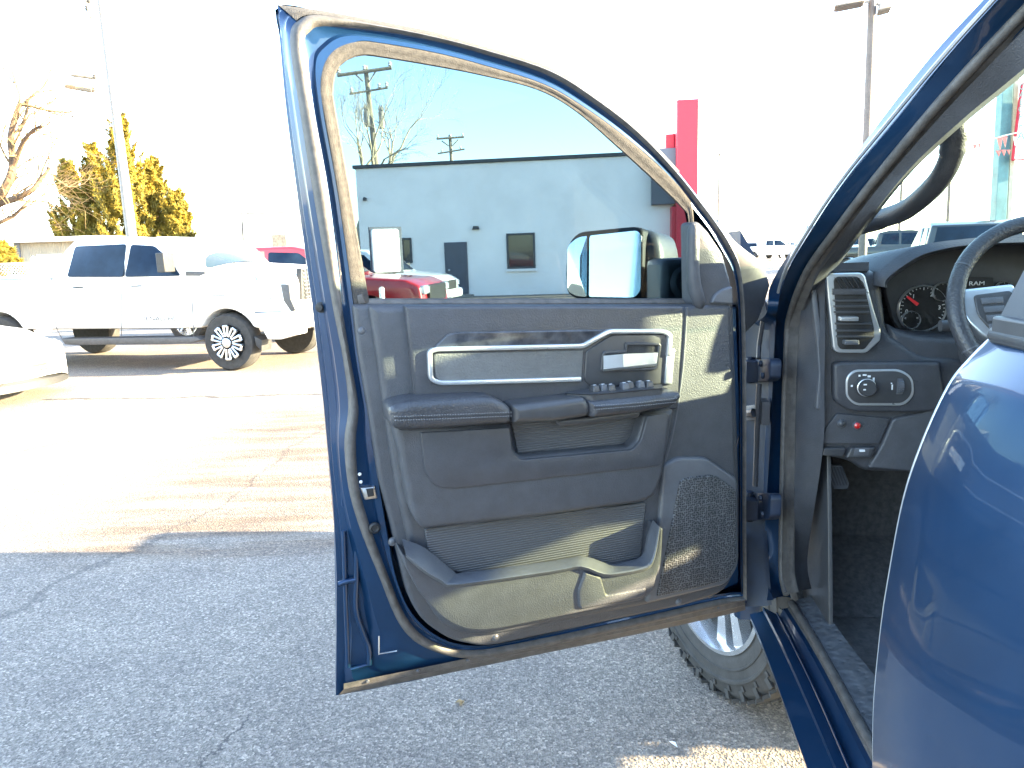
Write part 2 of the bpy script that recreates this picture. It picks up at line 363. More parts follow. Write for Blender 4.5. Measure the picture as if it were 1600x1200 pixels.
    c = mix(msk, c, mix(.8, c, (.52, .38, .27), 'MULTIPLY'))
    l.new(c, b.inputs['Base Color'])
    bp = n.new('ShaderNodeBump'); bp.inputs['Strength'].default_value = .6; bp.inputs['Distance'].default_value = .006
    l.new(mth('SUBTRACT', mth('ADD', agg.outputs['Distance'], mth('MULTIPLY', noise(60), .6)), crack_shadow), bp.inputs['Height']); l.new(bp.outputs[0], b.inputs['Normal'])
    return mm
def cr(p, q, wd, dk=1.0): a = gz(*p); b = gz(*q); return (a[0], a[1], b[0], b[1], wd, dk)
CRACKS_CABLE_SHADOW = [cr((-60, 1015), (330, 790), .03, .4), cr((330, 790), (520, 655), .02, .45), cr((300, 1230), (345, 1120), .012, .7), cr((60, 626), (520, 616), .05, .9), cr((-30, 720), (150, 680), .02, .5), cr((190, 668), (470, 672), .018, .5)]  # the widest line, level across the sunlit lot, is the cable's painted shadow
g = G(); R_ = 900; g.add([(-R_, -R_, 0), (R_, -R_, 0), (R_, R_, 0), (-R_, R_, 0)], [(0, 1, 2, 3)])
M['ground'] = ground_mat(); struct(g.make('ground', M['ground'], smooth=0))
SUN_AZ, SUN_EL = 94.0, 14.5
W = bpy.data.worlds.new('World'); S.world = W; W.use_nodes = True; nt = W.node_tree
sky = nt.nodes.new('ShaderNodeTexSky'); sky.sky_type = 'NISHITA'; sky.sun_disc = False; sky.sun_elevation = math.radians(SUN_EL); sky.sun_rotation = math.radians(SUN_AZ)
sky.air_density = 1.0; sky.dust_density = .35; sky.ozone_density = 1.6
hs = nt.nodes.new('ShaderNodeHueSaturation'); hs.inputs['Saturation'].default_value = .88; nt.links.new(sky.outputs[0], hs.inputs['Color'])
nt.links.new(hs.outputs[0], nt.nodes['Background'].inputs[0]); nt.nodes['Background'].inputs[1].default_value = .082
L = bpy.data.lights.new('sun', 'SUN'); L.energy = 3.2; L.angle = math.radians(.53); L.color = (1, .82, .50); lo = bpy.data.objects.new('sun', L); COL.objects.link(lo)
sd = azdir(SUN_AZ)*math.cos(math.radians(SUN_EL))+UP*math.sin(math.radians(SUN_EL)); lo.rotation_euler = Vector(-sd).to_track_quat('-Z', 'Y').to_euler()
S.view_settings.view_transform = 'Standard'; S.view_settings.look = 'None'; S.view_settings.gamma = 1; S.view_settings.exposure = 4.4
S.cycles.use_adaptive_sampling = True; S.cycles.max_bounces = 10; S.cycles.transparent_max_bounces = 16; S.cycles.sample_clamp_indirect = 6
# ------------------------------------------------------------------ vehicles
class FrT(Fr):
    belt = 9; k = 0
    def pt(s, u, v, w=0): return s.o+s.ex*u+s.ey*v+s.en*(w*(1-s.k*max(0, v-s.belt)))
PROF = {
 'pickup': dict(L=5.9, W=2.0, belt=1.22, k=.22, r=.41, ax=(-1.95, 1.85), z0=.52,
   top=[(-2.93, .5), (-2.95, 1.26), (-.95, 1.29), (-.85, 1.82), (-.5, 1.9), (.35, 1.9), (.62, 1.84), (1.28, 1.3), (2.6, 1.2), (2.86, 1.08), (2.93, .5)],
   win=[[(-.78, 1.36), (-.7, 1.78), (-.12, 1.8), (-.12, 1.34)], [(-.04, 1.34), (-.04, 1.8), (.5, 1.78), (1.05, 1.33)]], ws=((.66, 1.81), (1.24, 1.34)), rw=((-.96, 1.36), (-.87, 1.78))),
 'suv': dict(L=4.8, W=1.9, belt=1.05, k=.24, r=.37, ax=(-1.42, 1.42), z0=.42,
   top=[(-2.38, .45), (-2.42, 1.05), (-2.15, 1.62), (-1.9, 1.72), (.2, 1.74), (.5, 1.68), (1.15, 1.12), (2.15, 1.0), (2.4, .85), (2.42, .42)],
   win=[[(-2.0, 1.16), (-1.85, 1.6), (-1.25, 1.62), (-1.25, 1.14)], [(-1.18, 1.14), (-1.18, 1.62), (-.3, 1.63), (-.3, 1.13)], [(-.22, 1.13), (-.22, 1.63), (.38, 1.6), (.95, 1.13)]], ws=((.54, 1.65), (1.12, 1.16)), rw=((-2.40, 1.12), (-2.17, 1.6))),
 'sedan': dict(L=4.8, W=1.85, belt=.92, k=.3, r=.34, ax=(-1.4, 1.45), z0=.33,
   top=[(-2.36, .36), (-2.4, .88), (-2.2, 1.0), (-1.6, 1.02), (-1.0, 1.36), (-.5, 1.43), (.15, 1.42), (.45, 1.36), (1.1, .97), (2.05, .84), (2.36, .66), (2.4, .33)],
   win=[[(-1.3, 1.06), (-.9, 1.3), (-.35, 1.35), (-.35, 1.03)], [(-.28, 1.03), (-.28, 1.36), (.35, 1.32), (.9, 1.0)]], ws=((.5, 1.34), (1.06, 1.0)), rw=((-1.55, 1.05), (-1.03, 1.33)))}
def arcs(top, axs, r, z0):
    """close the lower outline with wheel arches"""
    out = list(top); x1 = out[-1][0]
    for xc in sorted(axs, reverse=True):
        R = r*1.17; h = z0-r; a0 = math.asin(max(-1, min(1, h/R))) if abs(h) < R else 0
        for i in range(13):
            t = a0+(PI-2*a0)*i/12; out.append((xc+R*math.cos(t), r+R*math.sin(t)))
    return out
def wheel_parts(par, fr, u, side, W_, r, spokes=6, wd=.26, black=False, detail=True):
    c = fr.pt(u, r, 0)+fr.en*(side*(W_/2-wd/2-.02)); ax = fr.en*side
    g = G(); h = wd/2; R0 = r*.66
    g.lathe(c, ax, [(R0, -h), (r*.93, -h), (r, -h*.7), (r, h*.7), (r*.93, h), (R0, h*.95), (R0, h*.3)], 36 if detail else 20); ty = g.make('wheel', M['tyre'], par)
    g = G(); g.lathe(c, ax, [(.001, h*.15), (R0*.9, h*.15), (R0, h*.5), (R0*1.0, h*.92), (R0*.93, h*.9), (R0*.88, h*.3), (.001, h*.3)], 32 if detail else 16)
    a = UP; b = np.cross(ax, a)
    for i in range(spokes):
        t = 2*PI*i/spokes+.2; d = math.cos(t)*a+math.sin(t)*b; q = -math.sin(t)*a+math.cos(t)*b
        if detail:
            for s2 in (-1, 1): g.tube([c+ax*h*.62+d*R0*.12+q*s2*.012, c+ax*h*.7+d*R0*.93+q*s2*R0*.13], R0*.075, 6)
        else: g.tube([c+ax*h*.6+d*R0*.1, c+ax*h*.7+d*R0*.9], R0*.13, 5)
    g.lathe(c, ax, [(R0*.2, h*.2), (R0*.2, h*.8), (R0*.12, h*.88)], 16)
    g.make('rim', M['alloy'] if not black else M['black'], ty)
def vehicle(name, label, cat, fr, kind, paint, group=None, det=1, prof=None, front=True):
    p = dict(PROF[kind]); p.update(prof or {}); f = FrT(fr.o, fr.ex, fr.ey, fr.en); f.belt = p['belt']; f.k = p['k']
    az = math.degrees(math.atan2(fr.ex[0], fr.ex[1])); root = thing(name, label, cat, fr.o, az, group)
    W_ = p['W']; out = arcs(p['top'], p['ax'], p['r'], p['z0'])
    g = G(); rf = .05
    for sg in (1, -1):
        f2 = FrT(fr.o, fr.ex, fr.ey, fr.en*sg); f2.belt = f.belt; f2.k = f.k; g.pil(f2, out, 0, W_/2, rf, 3, uv=True, fil=.06, back=False)
    g.make('body', paint, root, smooth=50)
    for sg in (1, -1):
        f2 = FrT(fr.o, fr.ex, fr.ey, fr.en*sg); f2.belt = f.belt; f2.k = f.k
        for wn in p['win']:
            g = G(); g.pil(f2, wn, W_/2-.03, W_/2+.006, .004, 1, uv=True, fil=.05); g.make('window', M['cglass'], root)
        if det:
            g = G(); x0, x1 = p['ax']; (det < 2) and g.pil(f2, [(x0+p['r']*1.25, p['z0']-.02), (x1-p['r']*1.25, p['z0']-.02), (x1-p['r']*1.25, p['z0']+.09), (x0+p['r']*1.25, p['z0']+.09)], W_/2-.05, W_/2+.012, .01, 2, uv=True); (det < 2) and g.make('rocker_panel', M['clad'], root)
            for wn in p['win'][-2:]:
                xx = (wn[0][0]+.12); g = G(); g.tube([f2.pt(xx, p['belt']-.12, W_/2+.03), f2.pt(xx+.17, p['belt']-.12, W_/2+.03)], .012, 6); g.make('door_handle', M['black'] if det > 1 else paint, root)
            mx = p['win'][-1][-1][0]-.12; mz = p['belt']+.2
            g = G(); g.box(f2.pt(mx, mz, W_/2)+f2.en*.17, (.1, .2, .17) if det < 2 else (.13, .22, .27), (f2.ex, f2.en, UP)); g.tube([f2.pt(mx, mz-.1, W_/2-.05), f2.pt(mx, mz-.06, W_/2)+f2.en*.15], .025, 6); g.make('side_mirror', M['clad'] if det < 2 else M['black'], root, bevel=.02)
    def cross(seg, off, mt, nm, inset=.14):
        (x0, z0), (x1, z1) = seg; g = G(); dx, dz = x1-x0, z1-z0; L_ = math.hypot(dx, dz); nx, nz = -dz/L_*off, dx/L_*off
        if nx*(1 if x0+x1 > 0 else -1) < 0 and abs(dx) < 2: nx, nz = -nx, -nz
        vs = []
        for (x, z) in ((x0, z0), (x1, z1)):
            for sg in (-1, 1): vs.append(f.pt(x+nx, z+nz, sg*(W_/2-inset)))
        vs2 = [np.array(v)-fr.ex*nx*1.5-UP*nz*1.5 for v in vs]; g.add(vs+vs2, [(0, 1, 3, 2), (4, 6, 7, 5), (0, 4, 5, 1), (2, 3, 7, 6), (0, 2, 6, 4), (1, 5, 7, 3)]); return g.make(nm, mt, root)
    cross(p['ws'], .012, M['cglass'], 'windshield'); cross(p['rw'], .012, M['cglass'], 'rear_window')
    xf = p['top'][-1][0]; xr = p['top'][0][0]; zb = p['belt']
    for sg in (-1, 1):
        g = G(); g.box(fr.pt(xf-.04, zb-.28, sg*(W_/2-.22)), (.12, .36, .17), (fr.ex, fr.en, UP)); g.make('headlight', M['lampclear'], root, bevel=.03)
        g = G(); g.box(fr.pt(xr+.03, zb-.22, sg*(W_/2-.12)), (.1, .2, .36 if kind != 'sedan' else .16), (fr.ex, fr.en, UP)); g.make('tail_light', M['lampred'], root, bevel=.02)
    g = G(); g.box(fr.pt(xf-.02, zb-.36, 0), (.1, W_-.75, .32), (fr.ex, fr.en, UP)); g.make('grille', M['black'], root, bevel=.02)
    g = G(); g.box(fr.pt(xf+.02, p['z0']+.08, 0), (.18, W_-.06, .24), (fr.ex, fr.en, UP)); g.make('front_bumper', paint if kind != 'pickup' else M['chrome'], root, bevel=.05)
    g = G(); g.box(fr.pt(xr-.02, p['z0']+.06, 0), (.16, W_-.08, .2), (fr.ex, fr.en, UP)); g.make('rear_bumper', paint if kind != 'pickup' else M['chrome'], root, bevel=.04)
    for u in p['ax']:
        for sg in (1, -1): wheel_parts(root, fr, u, sg, W_, p['r'], 6, detail=det > 0, black=det > 1)
    g = G(); g.box(fr.pt((p['ax'][0]+p['ax'][1])/2, p['z0']+.05, 0), (p['L']*.78, W_*.72, .16), (fr.ex, fr.en, UP)); g.make('underbody', M['black'], root)
    return root, f
def vframe(x, y, az): return Fr([x, y, 0], azdir(az), UP, azdir(az+90))
# ---- white pickup parked across the lot
GM = Fr(gz(360, 580)*np.array([1, 1, 0]), azdir(104), UP, azdir(194))
gmo = GM.o-GM.en*1.02; gmf = Fr(gmo+GM.ex*0, GM.ex, UP, GM.en)
def gp(*pts): return [GM.px(x, y) for x, y in pts]
gr = .41
gmp = dict(W=2.04, belt=1.36, k=.2, r=gr, ax=(-3.98, 0), z0=.62, L=6.0,
 top=[(-5.35, .62), (-5.38, 1.42)]+gp((80, 435), (85, 425), (92, 392), (106, 375), (180, 370.5), (250, 371), (268, 378), (308, 424), (380, 426), (446, 430), (452, 445), (457, 500), (455, 520))+[],
 win=[gp((104, 433), (109, 385), (190, 381), (192, 433)), gp((195, 433), (197, 382), (234, 384), (262, 405), (282, 431))],
 ws=(gp((266, 379))[0], gp((303, 421))[0]), rw=(gp((84, 425))[0], gp((92, 394))[0]))
gmt, gmF = vehicle('pickup_truck', 'large white crew cab pickup parked beyond the car nose, side on with towing mirror', 'pickup truck', gmf, 'pickup', M['white'], det=2, prof=gmp)
w2 = 1.02
def gpart(nm, pts, mt, w0=-.03, w1=.008, r=.004, fil=0, par=None):
    g = G(); f2 = FrT(gmf.o, gmf.ex, UP, gmf.en); f2.belt = 1.36; f2.k = .2
    q = [GM.px(x, y) for x, y in fillet(pts, fil)]; g.pil(f2, q, w2+w0, w2+w1, r, 2, uv=True); return g.make(nm, mt, par or gmt)
for pth in ([(80, 436), (82, 470), (88, 512), (98, 531)], [(190, 438), (190, 528)], [(300, 470), (303, 526)]):
    g = G(); g.tube([gmF.pt(*GM.px(x, y), w2+.001) for x, y in pth], .006, 5); g.make('door_seam', M['clad'], gmt)
gpart('running_board', [(97, 529), (308, 526), (316, 531), (300, 536), (270, 537), (120, 539), (104, 538)], M['clad'], -.2, .03, .012)
gpart('fuel_flap', [(59, 508), (82, 508), (80, 522), (57, 522)], M['white'], -.01, .012, .003, 4)
gpart('fender_vent', [(290, 424), (320, 424), (321, 427), (312, 431), (291, 431)], M['clad'], -.01, .015)
gpart('side_badge', [(220, 494), (279, 494), (279, 501), (220, 501)], M['white'], -.002, .004)
tt = text('lettering', 'DENALI HD', Fr(gmf.o, gmf.ex, UP, gmf.en), GM.px(250, 498)[0], GM.px(250, 498)[1], w2+.0165, .10, M['clad'], gmt, 1.25)
gpart('headlight', [(401, 437), (412, 437), (414, 445), (424, 466), (418, 464), (404, 450)], M['lampclear'], -.01, .012)
gpart('badge', [(332, 460), (352, 460), (352, 462), (332, 462)], M['clad'], -.001, .006, .001)
gpart('side_grille_end', [(439, 444), (452, 444), (455, 468), (463, 486), (455, 486), (444, 470)], M['clad'], -.02, .012)
gpart('bumper_end', [(398, 489), (458, 486), (470, 500), (468, 522), (440, 530), (420, 530)], M['white'], -.2, .03, .02)
gpart('mud_flap', [(397, 525), (409, 532), (409, 549), (400, 540)], M['black'], -.25, 0)
for o_ in list(gmt.children):
    if o_.name.startswith('windshield'): bpy.data.objects.remove(o_)
def gm3(x, y, w): return GM.o*0+gmf.p3(x, y, w)
def mirror_rails(near, mid, k=6):
    n_, m_ = catmull(near, k), catmull(mid, k); R = []
    for j in range(-6, 7):
        t = abs(j)/6; R.append([m_[i]+(((n_[i]-m_[i])-gmf.en*((n_[i]-m_[i])@gmf.en))*t**2.2)+gmf.en*((n_[i]-m_[i])@gmf.en)*(j/6) for i in range(len(n_))])
    return R
nr = [gm3(266, 377, .80), gm3(285, 399, .86), gm3(307, 424, .90)]; md = [gm3(306, 379, 0), gm3(345, 391, 0), gm3(386, 408, 0)]
g = G(); RR = mirror_rails(nr, md); g.loft(RR+[[p-UP*.03-gmf.ex*.02 for p in r] for r in RR[::-1]]); g.make('windshield', M['wsglass'], gmt, smooth=80)
nr = [gm3(250, 370.5, .78), gm3(268, 377, .80)]; md = [gm3(262, 370, 0), gm3(306, 378.5, 0)]; g = G(); RR = mirror_rails(nr, md, 3); g.loft(RR+[[p-UP*.05 for p in r] for r in RR[::-1]]); g.make('roof_front', M['white'], gmt, smooth=80)
nr = [gm3(308, 425, .96), gm3(370, 425, .96), gm3(430, 429, .93), gm3(448, 440, .88)]; md = [gm3(384, 409, 0), gm3(420, 411, 0), gm3(466, 415, 0), gm3(480, 428, 0)]; g = G(); RR = mirror_rails(nr, md, 5); g.loft(RR+[[p-UP*.15-gmf.ex*.05 for p in r] for r in RR[::-1]]); g.make('hood', M['white'], gmt, smooth=80)
g = G(); g.tube([p+UP*.004 for p in catmull([gm3(x, y, .975) for x, y in ((306, 426), (370, 427), (428, 431), (442, 440))], 4)], .006, 5); g.make('hood_seam', M['clad'], gmt)
for pth in ([(85, 434), (80, 435), (40, 436), (0, 437)], [(399, 431), (402, 440), (412, 456), (424, 467)], [(398, 488), (437, 487), (455, 488)]):
    g = G(); g.tube([gmF.pt(*GM.px(x, y), w2+.004) for x, y in pth], .008, 5); g.make('panel_seam', M['clad'], gmt)
# front face: chrome grille bars
u0 = GM.px(452, 440)[0]; g = G(); FF = Fr(gmf.pt(u0, 0, 0), -gmf.en, UP, gmf.ex)
g.pil(FF, [(-.78, .98), (.78, .98), (.72, 1.42), (-.72, 1.42)], -.05, .03, .01, uv=True); g.make('grille_surround', M['black'], gmt)
g = G()
for i in range(8): g.box(FF.pt(0, 1.02+i*.055, .045), (1.4, .03, .022), (FF.ex, FF.en, UP))
for i in range(15): g.box(FF.pt(-.66+i*.095, 1.2, .05), (.02, .03, .42), (FF.ex, FF.en, UP))
g.make('grille_bars', M['chrome'], gmt)
g = G(); g.box(FF.pt(0, .72, .12), (1.9, .3, .2), (FF.ex, FF.en, UP)); g.make('chrome_bumper', M['white'], gmt, bevel=.05)
for sg in (-1, 1):
    g = G(); g.tube([FF.pt(sg*.55, .62, .2), FF.pt(sg*.55, .55, .24), FF.pt(sg*.55, .62, .27)], .02, 6); g.make('tow_hook', M['clad'], gmt)
# near wheel with ten twin spokes
g = G(); c0 = gmf.pt(0, gr, w2+.012)
for i in range(10):
    t = 2*PI*i/10; d = math.cos(t)*UP+math.sin(t)*gmf.ex; q = -math.sin(t)*UP+math.cos(t)*gmf.ex
    for s2 in (-1, 1): g.tube([c0+d*.09+q*s2*.018, c0+d*.235+q*s2*.034], [.013, .018], 6)
    g.tube([c0+d*.235-q*.036, c0+d*.235+q*.036], .018, 6)
g.lathe(c0, gmf.en, [(.001, 0), (.07, 0), (.07, .02), (.05, .035), (.001, .035)], 20); g.make('wheel_spokes', M['alloy'], gmt)
# ---- white car nose at the left edge
ca = 108; nose = gz(112, 606)*np.array([1, 1, 0])
def white_car():
    ex = azdir(ca); en = azdir(ca+90); o = nose+en*.93-ex*2.10; fr = Fr(o, ex, UP, en)
    p = dict(W=1.86, k=.3, belt=.92)
    root = thing('sports_car', 'white low car cut off by the frame, front bumper with slim grille and dark lip', 'car', o, ca)
    # lofted front and body: sections along the length
    secs = []
    st = [(-2.3, .80, .95, .3), (-1.6, .88, 1.02, .22), (-.8, .92, 1.36, .2), (0, .93, 1.4, .2), (.6, .93, 1.1, .2), (1.1, .93, .9, .2), (1.6, .92, .82, .2), (2.0, .88, .74, .2), (2.22, .80, .66, .2), (2.36, .68, .55, .24), (2.42, .55, .46, .28)]
    for x, hw, zt, zb in st:
        sh = min(zt, .62 if x > 1.9 else .74)
        ring = [(-hw, zb), (-hw*1.0, (zb+sh)/2), (-hw*.985, sh-.06), (-hw*.92, sh+.02), (-hw*.7, sh+(zt-sh)*.8+.01), (-hw*.35, zt), (0, zt+.01), (hw*.35, zt), (hw*.7, sh+(zt-sh)*.8+.01), (hw*.92, sh+.02), (hw*.985, sh-.06), (hw, (zb+sh)/2), (hw, zb)]
        ring = [(a, b) for a, b in ring]; secs.append([fr.pt(x, z, w) for w, z in catmull([np.array(q) for q in ring], 4) for z, w in [(z, w)]])
    g = G(); g.loft(secs); n = len(secs[0]); g.f.append(tuple(len(g.v)-n+i for i in range(n))); g.make('body', M['white'], root, smooth=60)
    def nosecurve(z, k=1.0, n=17, sc=1.0):
        out = []
        for i in range(n):
            t = -1+2*i/(n-1); out.append(fr.pt(2.44*k-.42*abs(t*sc)**2.6, z, t*.92*sc))
        return out
    g = G(); g.loft([nosecurve(.16, 1.0), nosecurve(.16, 1.03), nosecurve(.24, 1.025), nosecurve(.27, .985)]); g.make('front_lip', M['black'], root)
    g = G(); g.loft([nosecurve(.27, .99), nosecurve(.33, 1.0), nosecurve(.40, 1.0), nosecurve(.46, .99)]); g.make('front_bumper', M['white'], root)
    g = G(); g.loft([nosecurve(.345, 1.004, sc=.62), nosecurve(.345, 1.012, sc=.62), nosecurve(.43, 1.008, sc=.62), nosecurve(.43, .998, sc=.62)]); gg = g.make('lower_grille', M['black'], root)
    g = G()
    for z in (.37, .395): g.tube(nosecurve(z, 1.014, sc=.6), .005, 5)
    g.make('grille_bar', M['concrete'], gg)
    for sg in (-1, 1):
        g = G(); g.tube([fr.pt(2.32, .55, sg*.55), fr.pt(2.22, .58, sg*.72), fr.pt(2.0, .63, sg*.86)], [.02, .045, .02], 8); g.make('headlight', M['lampclear'], root)
    for u in (-1.4, 1.45):
        for sg in (1, -1): wheel_parts(root, fr, u, sg, 1.88, .34, 5)
    g = G(); f2 = FrT(fr.o, fr.ex, UP, fr.en); g.box(fr.pt(.85, 1.12, 0), (.02, 1.3, .5), (fr.ex*.5+UP*.86, fr.en, fr.ex*-.86+UP*.5)); g.make('windshield', M['cglass'], root)
white_car()
# ---- red pickup beyond, seen over the white truck and through the door glass
vehicle('crew_cab_pickup', 'red pickup parked behind the large white truck, hood seen through the door glass', 'pickup truck', vframe(-4.32, 15.2, 99), 'pickup', M['red'], prof=dict(
    top=[(-2.93, .5), (-2.95, 1.2), (-1.15, 1.22), (-1.0, 1.7), (-.7, 1.79), (.35, 1.79), (.62, 1.73), (1.28, 1.2), (2.6, 1.1), (2.86, .98), (2.93, .45)], k=.2, belt=1.18,
    win=[[(-.92, 1.28), (-.85, 1.66), (-.22, 1.69), (-.22, 1.26)], [(-.12, 1.26), (-.12, 1.69), (.5, 1.66), (1.05, 1.24)]], ws=((.66, 1.7), (1.24, 1.24)), rw=((-1.13, 1.26), (-1.03, 1.66)), z0=.45, r=.38))
vehicle('hatchback', 'white hatchback beside the pale building, right of the white board', 'car', vframe(-3.95, 20.5, 104), 'suv', M['white'])
# ------------------------------------------------------------------ building
BL = Fr([0, 27.0, 0], azdir(97), UP, azdir(187))
def bp(*pts): return [BL.px(x, y) for x, y in pts]
bt = thing('shop_building', 'pale blue grey flat roofed building with a dark door and window', 'building', BL.o, 97)
(ulx, ulz), (urx, urz) = bp((555, 264), (1062, 236)); zt = (ulz+urz)/2
zt = ulz
g = G(); g.pil(BL, [(ulx, -.05), (bp((1051, 380))[0][0], -.05), (bp((1051, 322))[0][0], zt), (ulx, zt)], -14, 0, .01, 1, uv=True); g.make('wall', M['wall'], bt, smooth=30)
g = G(); g.pil(BL, [(ulx-.08, zt+.003), (urx+.1, zt+.003), (urx+.1, zt+.12), (ulx-.08, zt+.12)], -14.1, .09, .01, 1, uv=True); g.make('roof_coping', M['wallcap'], bt)
# door
def rect(x0, y0, x1, y1, z0=None):
    a, b = BL.px(x0, y0), BL.px(x1, y1); zb = b[1] if z0 is None else z0; return [(a[0], zb), (b[0], zb), (b[0], a[1]), (a[0], a[1])]
dr = rect(694, 379, 733, 459); g = G(); g.pil(BL, dr, -.02, .05, .01, 1, uv=True); fr_ = g.make('door_frame', M['dgrey'], bt)
dr2 = [(dr[0][0]+.06, dr[0][1]+.03), (dr[1][0]-.06, dr[0][1]+.03), (dr[1][0]-.06, dr[2][1]-.06), (dr[0][0]+.06, dr[2][1]-.06)]
g = G(); g.pil(BL, dr2, .04, .062, .006, 1, uv=True); dd = g.make('door', M['dgrey'], bt)
g = G(); g.lathe(BL.pt(dr2[0][0]+.1, dr2[0][1]+.85, .06), BL.en, [(.02, 0), (.02, .04), (.04, .05), (.04, .08), (.001, .09)], 10); g.make('door_knob', M['steel'], dd)
g = G(); g.box(BL.pt((dr[0][0]+dr[1][0])/2, dr[0][1]-.07, .25), (1.2, .5, .12), (BL.ex, BL.en, UP)); g.make('door_step', M['concrete'], bt)
for nm, r4, mull in (('window', (791, 365, 837, 419), True), ('window', (627, 372, 645, 411), False)):
    rr = rect(*r4); g = G(); t = .07
    for q in ([(rr[0][0], rr[0][1]), (rr[1][0], rr[0][1]), (rr[1][0], rr[0][1]+t), (rr[0][0], rr[0][1]+t)], [(rr[0][0], rr[2][1]-t), (rr[1][0], rr[2][1]-t), (rr[1][0], rr[2][1]), (rr[0][0], rr[2][1])],
              [(rr[0][0], rr[0][1]+t), (rr[0][0]+t, rr[0][1]+t), (rr[0][0]+t, rr[2][1]-t), (rr[0][0], rr[2][1]-t)], [(rr[1][0]-t, rr[0][1]+t), (rr[1][0], rr[0][1]+t), (rr[1][0], rr[2][1]-t), (rr[1][0]-t, rr[2][1]-t)]): g.pil(BL, q, -.02, .05, .006, 1, uv=True)
    if mull: uc = rr[0][0]*.66+rr[1][0]*.34
    wf = g.make(nm, M['wallcap'], bt); g = G(); g.pil(BL, [(rr[0][0]+t, rr[0][1]+t), (rr[1][0]-t, rr[0][1]+t), (rr[1][0]-t, rr[2][1]-t), (rr[0][0]+t, rr[2][1]-t)], .0, .015, .002, 1, uv=True); g.make('pane', M['shopglass'], wf)
    if mull: g = G(); g.pil(BL, [(rr[0][0]-.05, rr[0][1]-.1), (rr[1][0]+.05, rr[0][1]-.1), (rr[1][0]+.05, rr[0][1]-.003), (rr[0][0]-.05, rr[0][1]-.003)], -.01, .1, .01, 1, uv=True); g.make('sill', M['wall'], wf)
for (x, y) in ((744, 356), (571, 311)):
    u, v = BL.px(x, y); g = G(); g.box(BL.pt(u, v, .08), (.26 if x > 600 else .12, .16, .12), (BL.ex, BL.en, UP), .7); g.make('wall_lamp', M['clad'], bt, bevel=.01)
g = G(); q = bp((1017, 276), (1056, 276)); z0_, z1_ = BL.px(1017, 321)[1], BL.px(1040, 236)[1]+.05
g.pil(BL, [(q[0][0], z0_), (BL.px(1066, 300)[0], z0_), (BL.px(1066, 300)[0], z1_), (q[0][0], z1_)], -4, .35, .02, 1, uv=True); g.make('slate_parapet_box', M['slate'], bt)
rt = thing('sign_pylon', 'tall red metal sign pylon with a lower red step at the building end', 'sign', BL.pt(*BL.px(1074, 400), 0), 97)
RF = Fr(BL.o+BL.en*.9, BL.ex, UP, BL.en)
def rp(x0, y0, x1, y1, zb): a, b = RF.px(x0, y0), RF.px(x1, y1); return [(a[0], zb), (b[0], zb), (b[0], a[1]), (a[0], a[1])]
g = G(); g.pil(RF, rp(1059, 154, 1092, 300, 0), -1.6, -.2, .02, 1, uv=True); g.make('tall_slab', M['signred'], rt)
g = G(); g.pil(RF, rp(1044, 203, 1058, 236, RF.px(1050, 240)[1]), -2.2, -.9, .02, 1, uv=True); g.make('low_slab', M['signred'], rt)
g = G(); g.pil(RF, rp(1051, 322, 1059, 380, 0), -.9, -.3, .02, 1, uv=True); g.make('side_return', M['signred'], rt)
g = G(); a = RF.px(1091, 156); g.tube([RF.pt(a[0]+.05, 0, -.25), RF.pt(a[0]+.05, a[1], -.25)], .03, 6); g.make('edge_trim', M['concrete'], rt)
# white board and bollard
wf_ = Fr([-3.1, 17.0, 0], azdir(66), UP, azdir(156)); a, b = wf_.px(580, 358), wf_.px(627, 425); c = (a[0]+b[0])/2
wt = thing('sign_board', 'blank white upright board on two posts behind the red hood', 'sign', wf_.pt(c, 0), 97)
g = G(); g.pil(wf_, [(a[0], b[1]), (b[0], b[1]), (b[0], a[1]), (a[0], a[1])], -.1, 0, .02, 2, uv=True, fil=.08); g.make('board', M['pvc'], wt)
g = G(); g.pil(wf_, [(a[0]-.03, b[1]-.03), (b[0]+.09, b[1]-.03), (b[0]+.09, a[1]+.05), (a[0]-.03, a[1]+.05)], -.16, -.1, .01, 1, uv=True); g.make('frame', M['slate'], wt)
for u in (a[0]+.12, b[0]-.12): g = G(); g.tube([wf_.pt(u, 0, -.13), wf_.pt(u, b[1], -.13)], .03, 8); g.make('post', M['concrete'], wt)
bf = Fr([0, 12.2, 0], azdir(90), UP, azdir(180)); u, v = bf.px(596, 448)
g = G(); g.lathe(bf.pt(u, 0), UP, [(.045, 0), (.045, v-.03), (.03, v-.005), (.001, v)], 12); own('bollard', 'short white bollard before the red hood, seen through the door glass', 'bollard', g, M['pvc'])
# ------------------------------------------------------------------ poles, signs
def vf(D): return Fr([0, D, 0], azdir(90), UP, azdir(180))
def up_pole(label, D, ptop, pbot, r0, r1, mt=M['timber'], name='utility_pole', group=None, cat='pole', clamp=True):
    f = vf(D); a = f.px(*ptop); b = f.px(*pbot); k = (a[1])/(a[1]-b[1]) if clamp else 1; base = (a[0]+(b[0]-a[0])*k, 0)
    t = thing(name, label, cat, f.pt(*base), None, group); g = G(); g.tube([f.pt(*base), f.pt(*a)], [r0, r1], 12); g.make('pole_shaft', mt, t); return t, f
t, f = up_pole('white lit leaning utility pole in front of the junipers, broken wooden crossarms', 21, (150, -60), (206, 371), .16, .085, M['concrete'])
for (x0, y0, x1, y1, r, dz) in ((103, 133, 145, 140, .09, 0), (112, 117, 148, 122, .05, .3), (133, -6, 142, 28, .045, 0)):
    g = G(); g.tube([f.p3(x0, y0, .2), f.p3(x1, y1, .2)], r, 8); cc = g.make('crossarm', M['timber'], t)
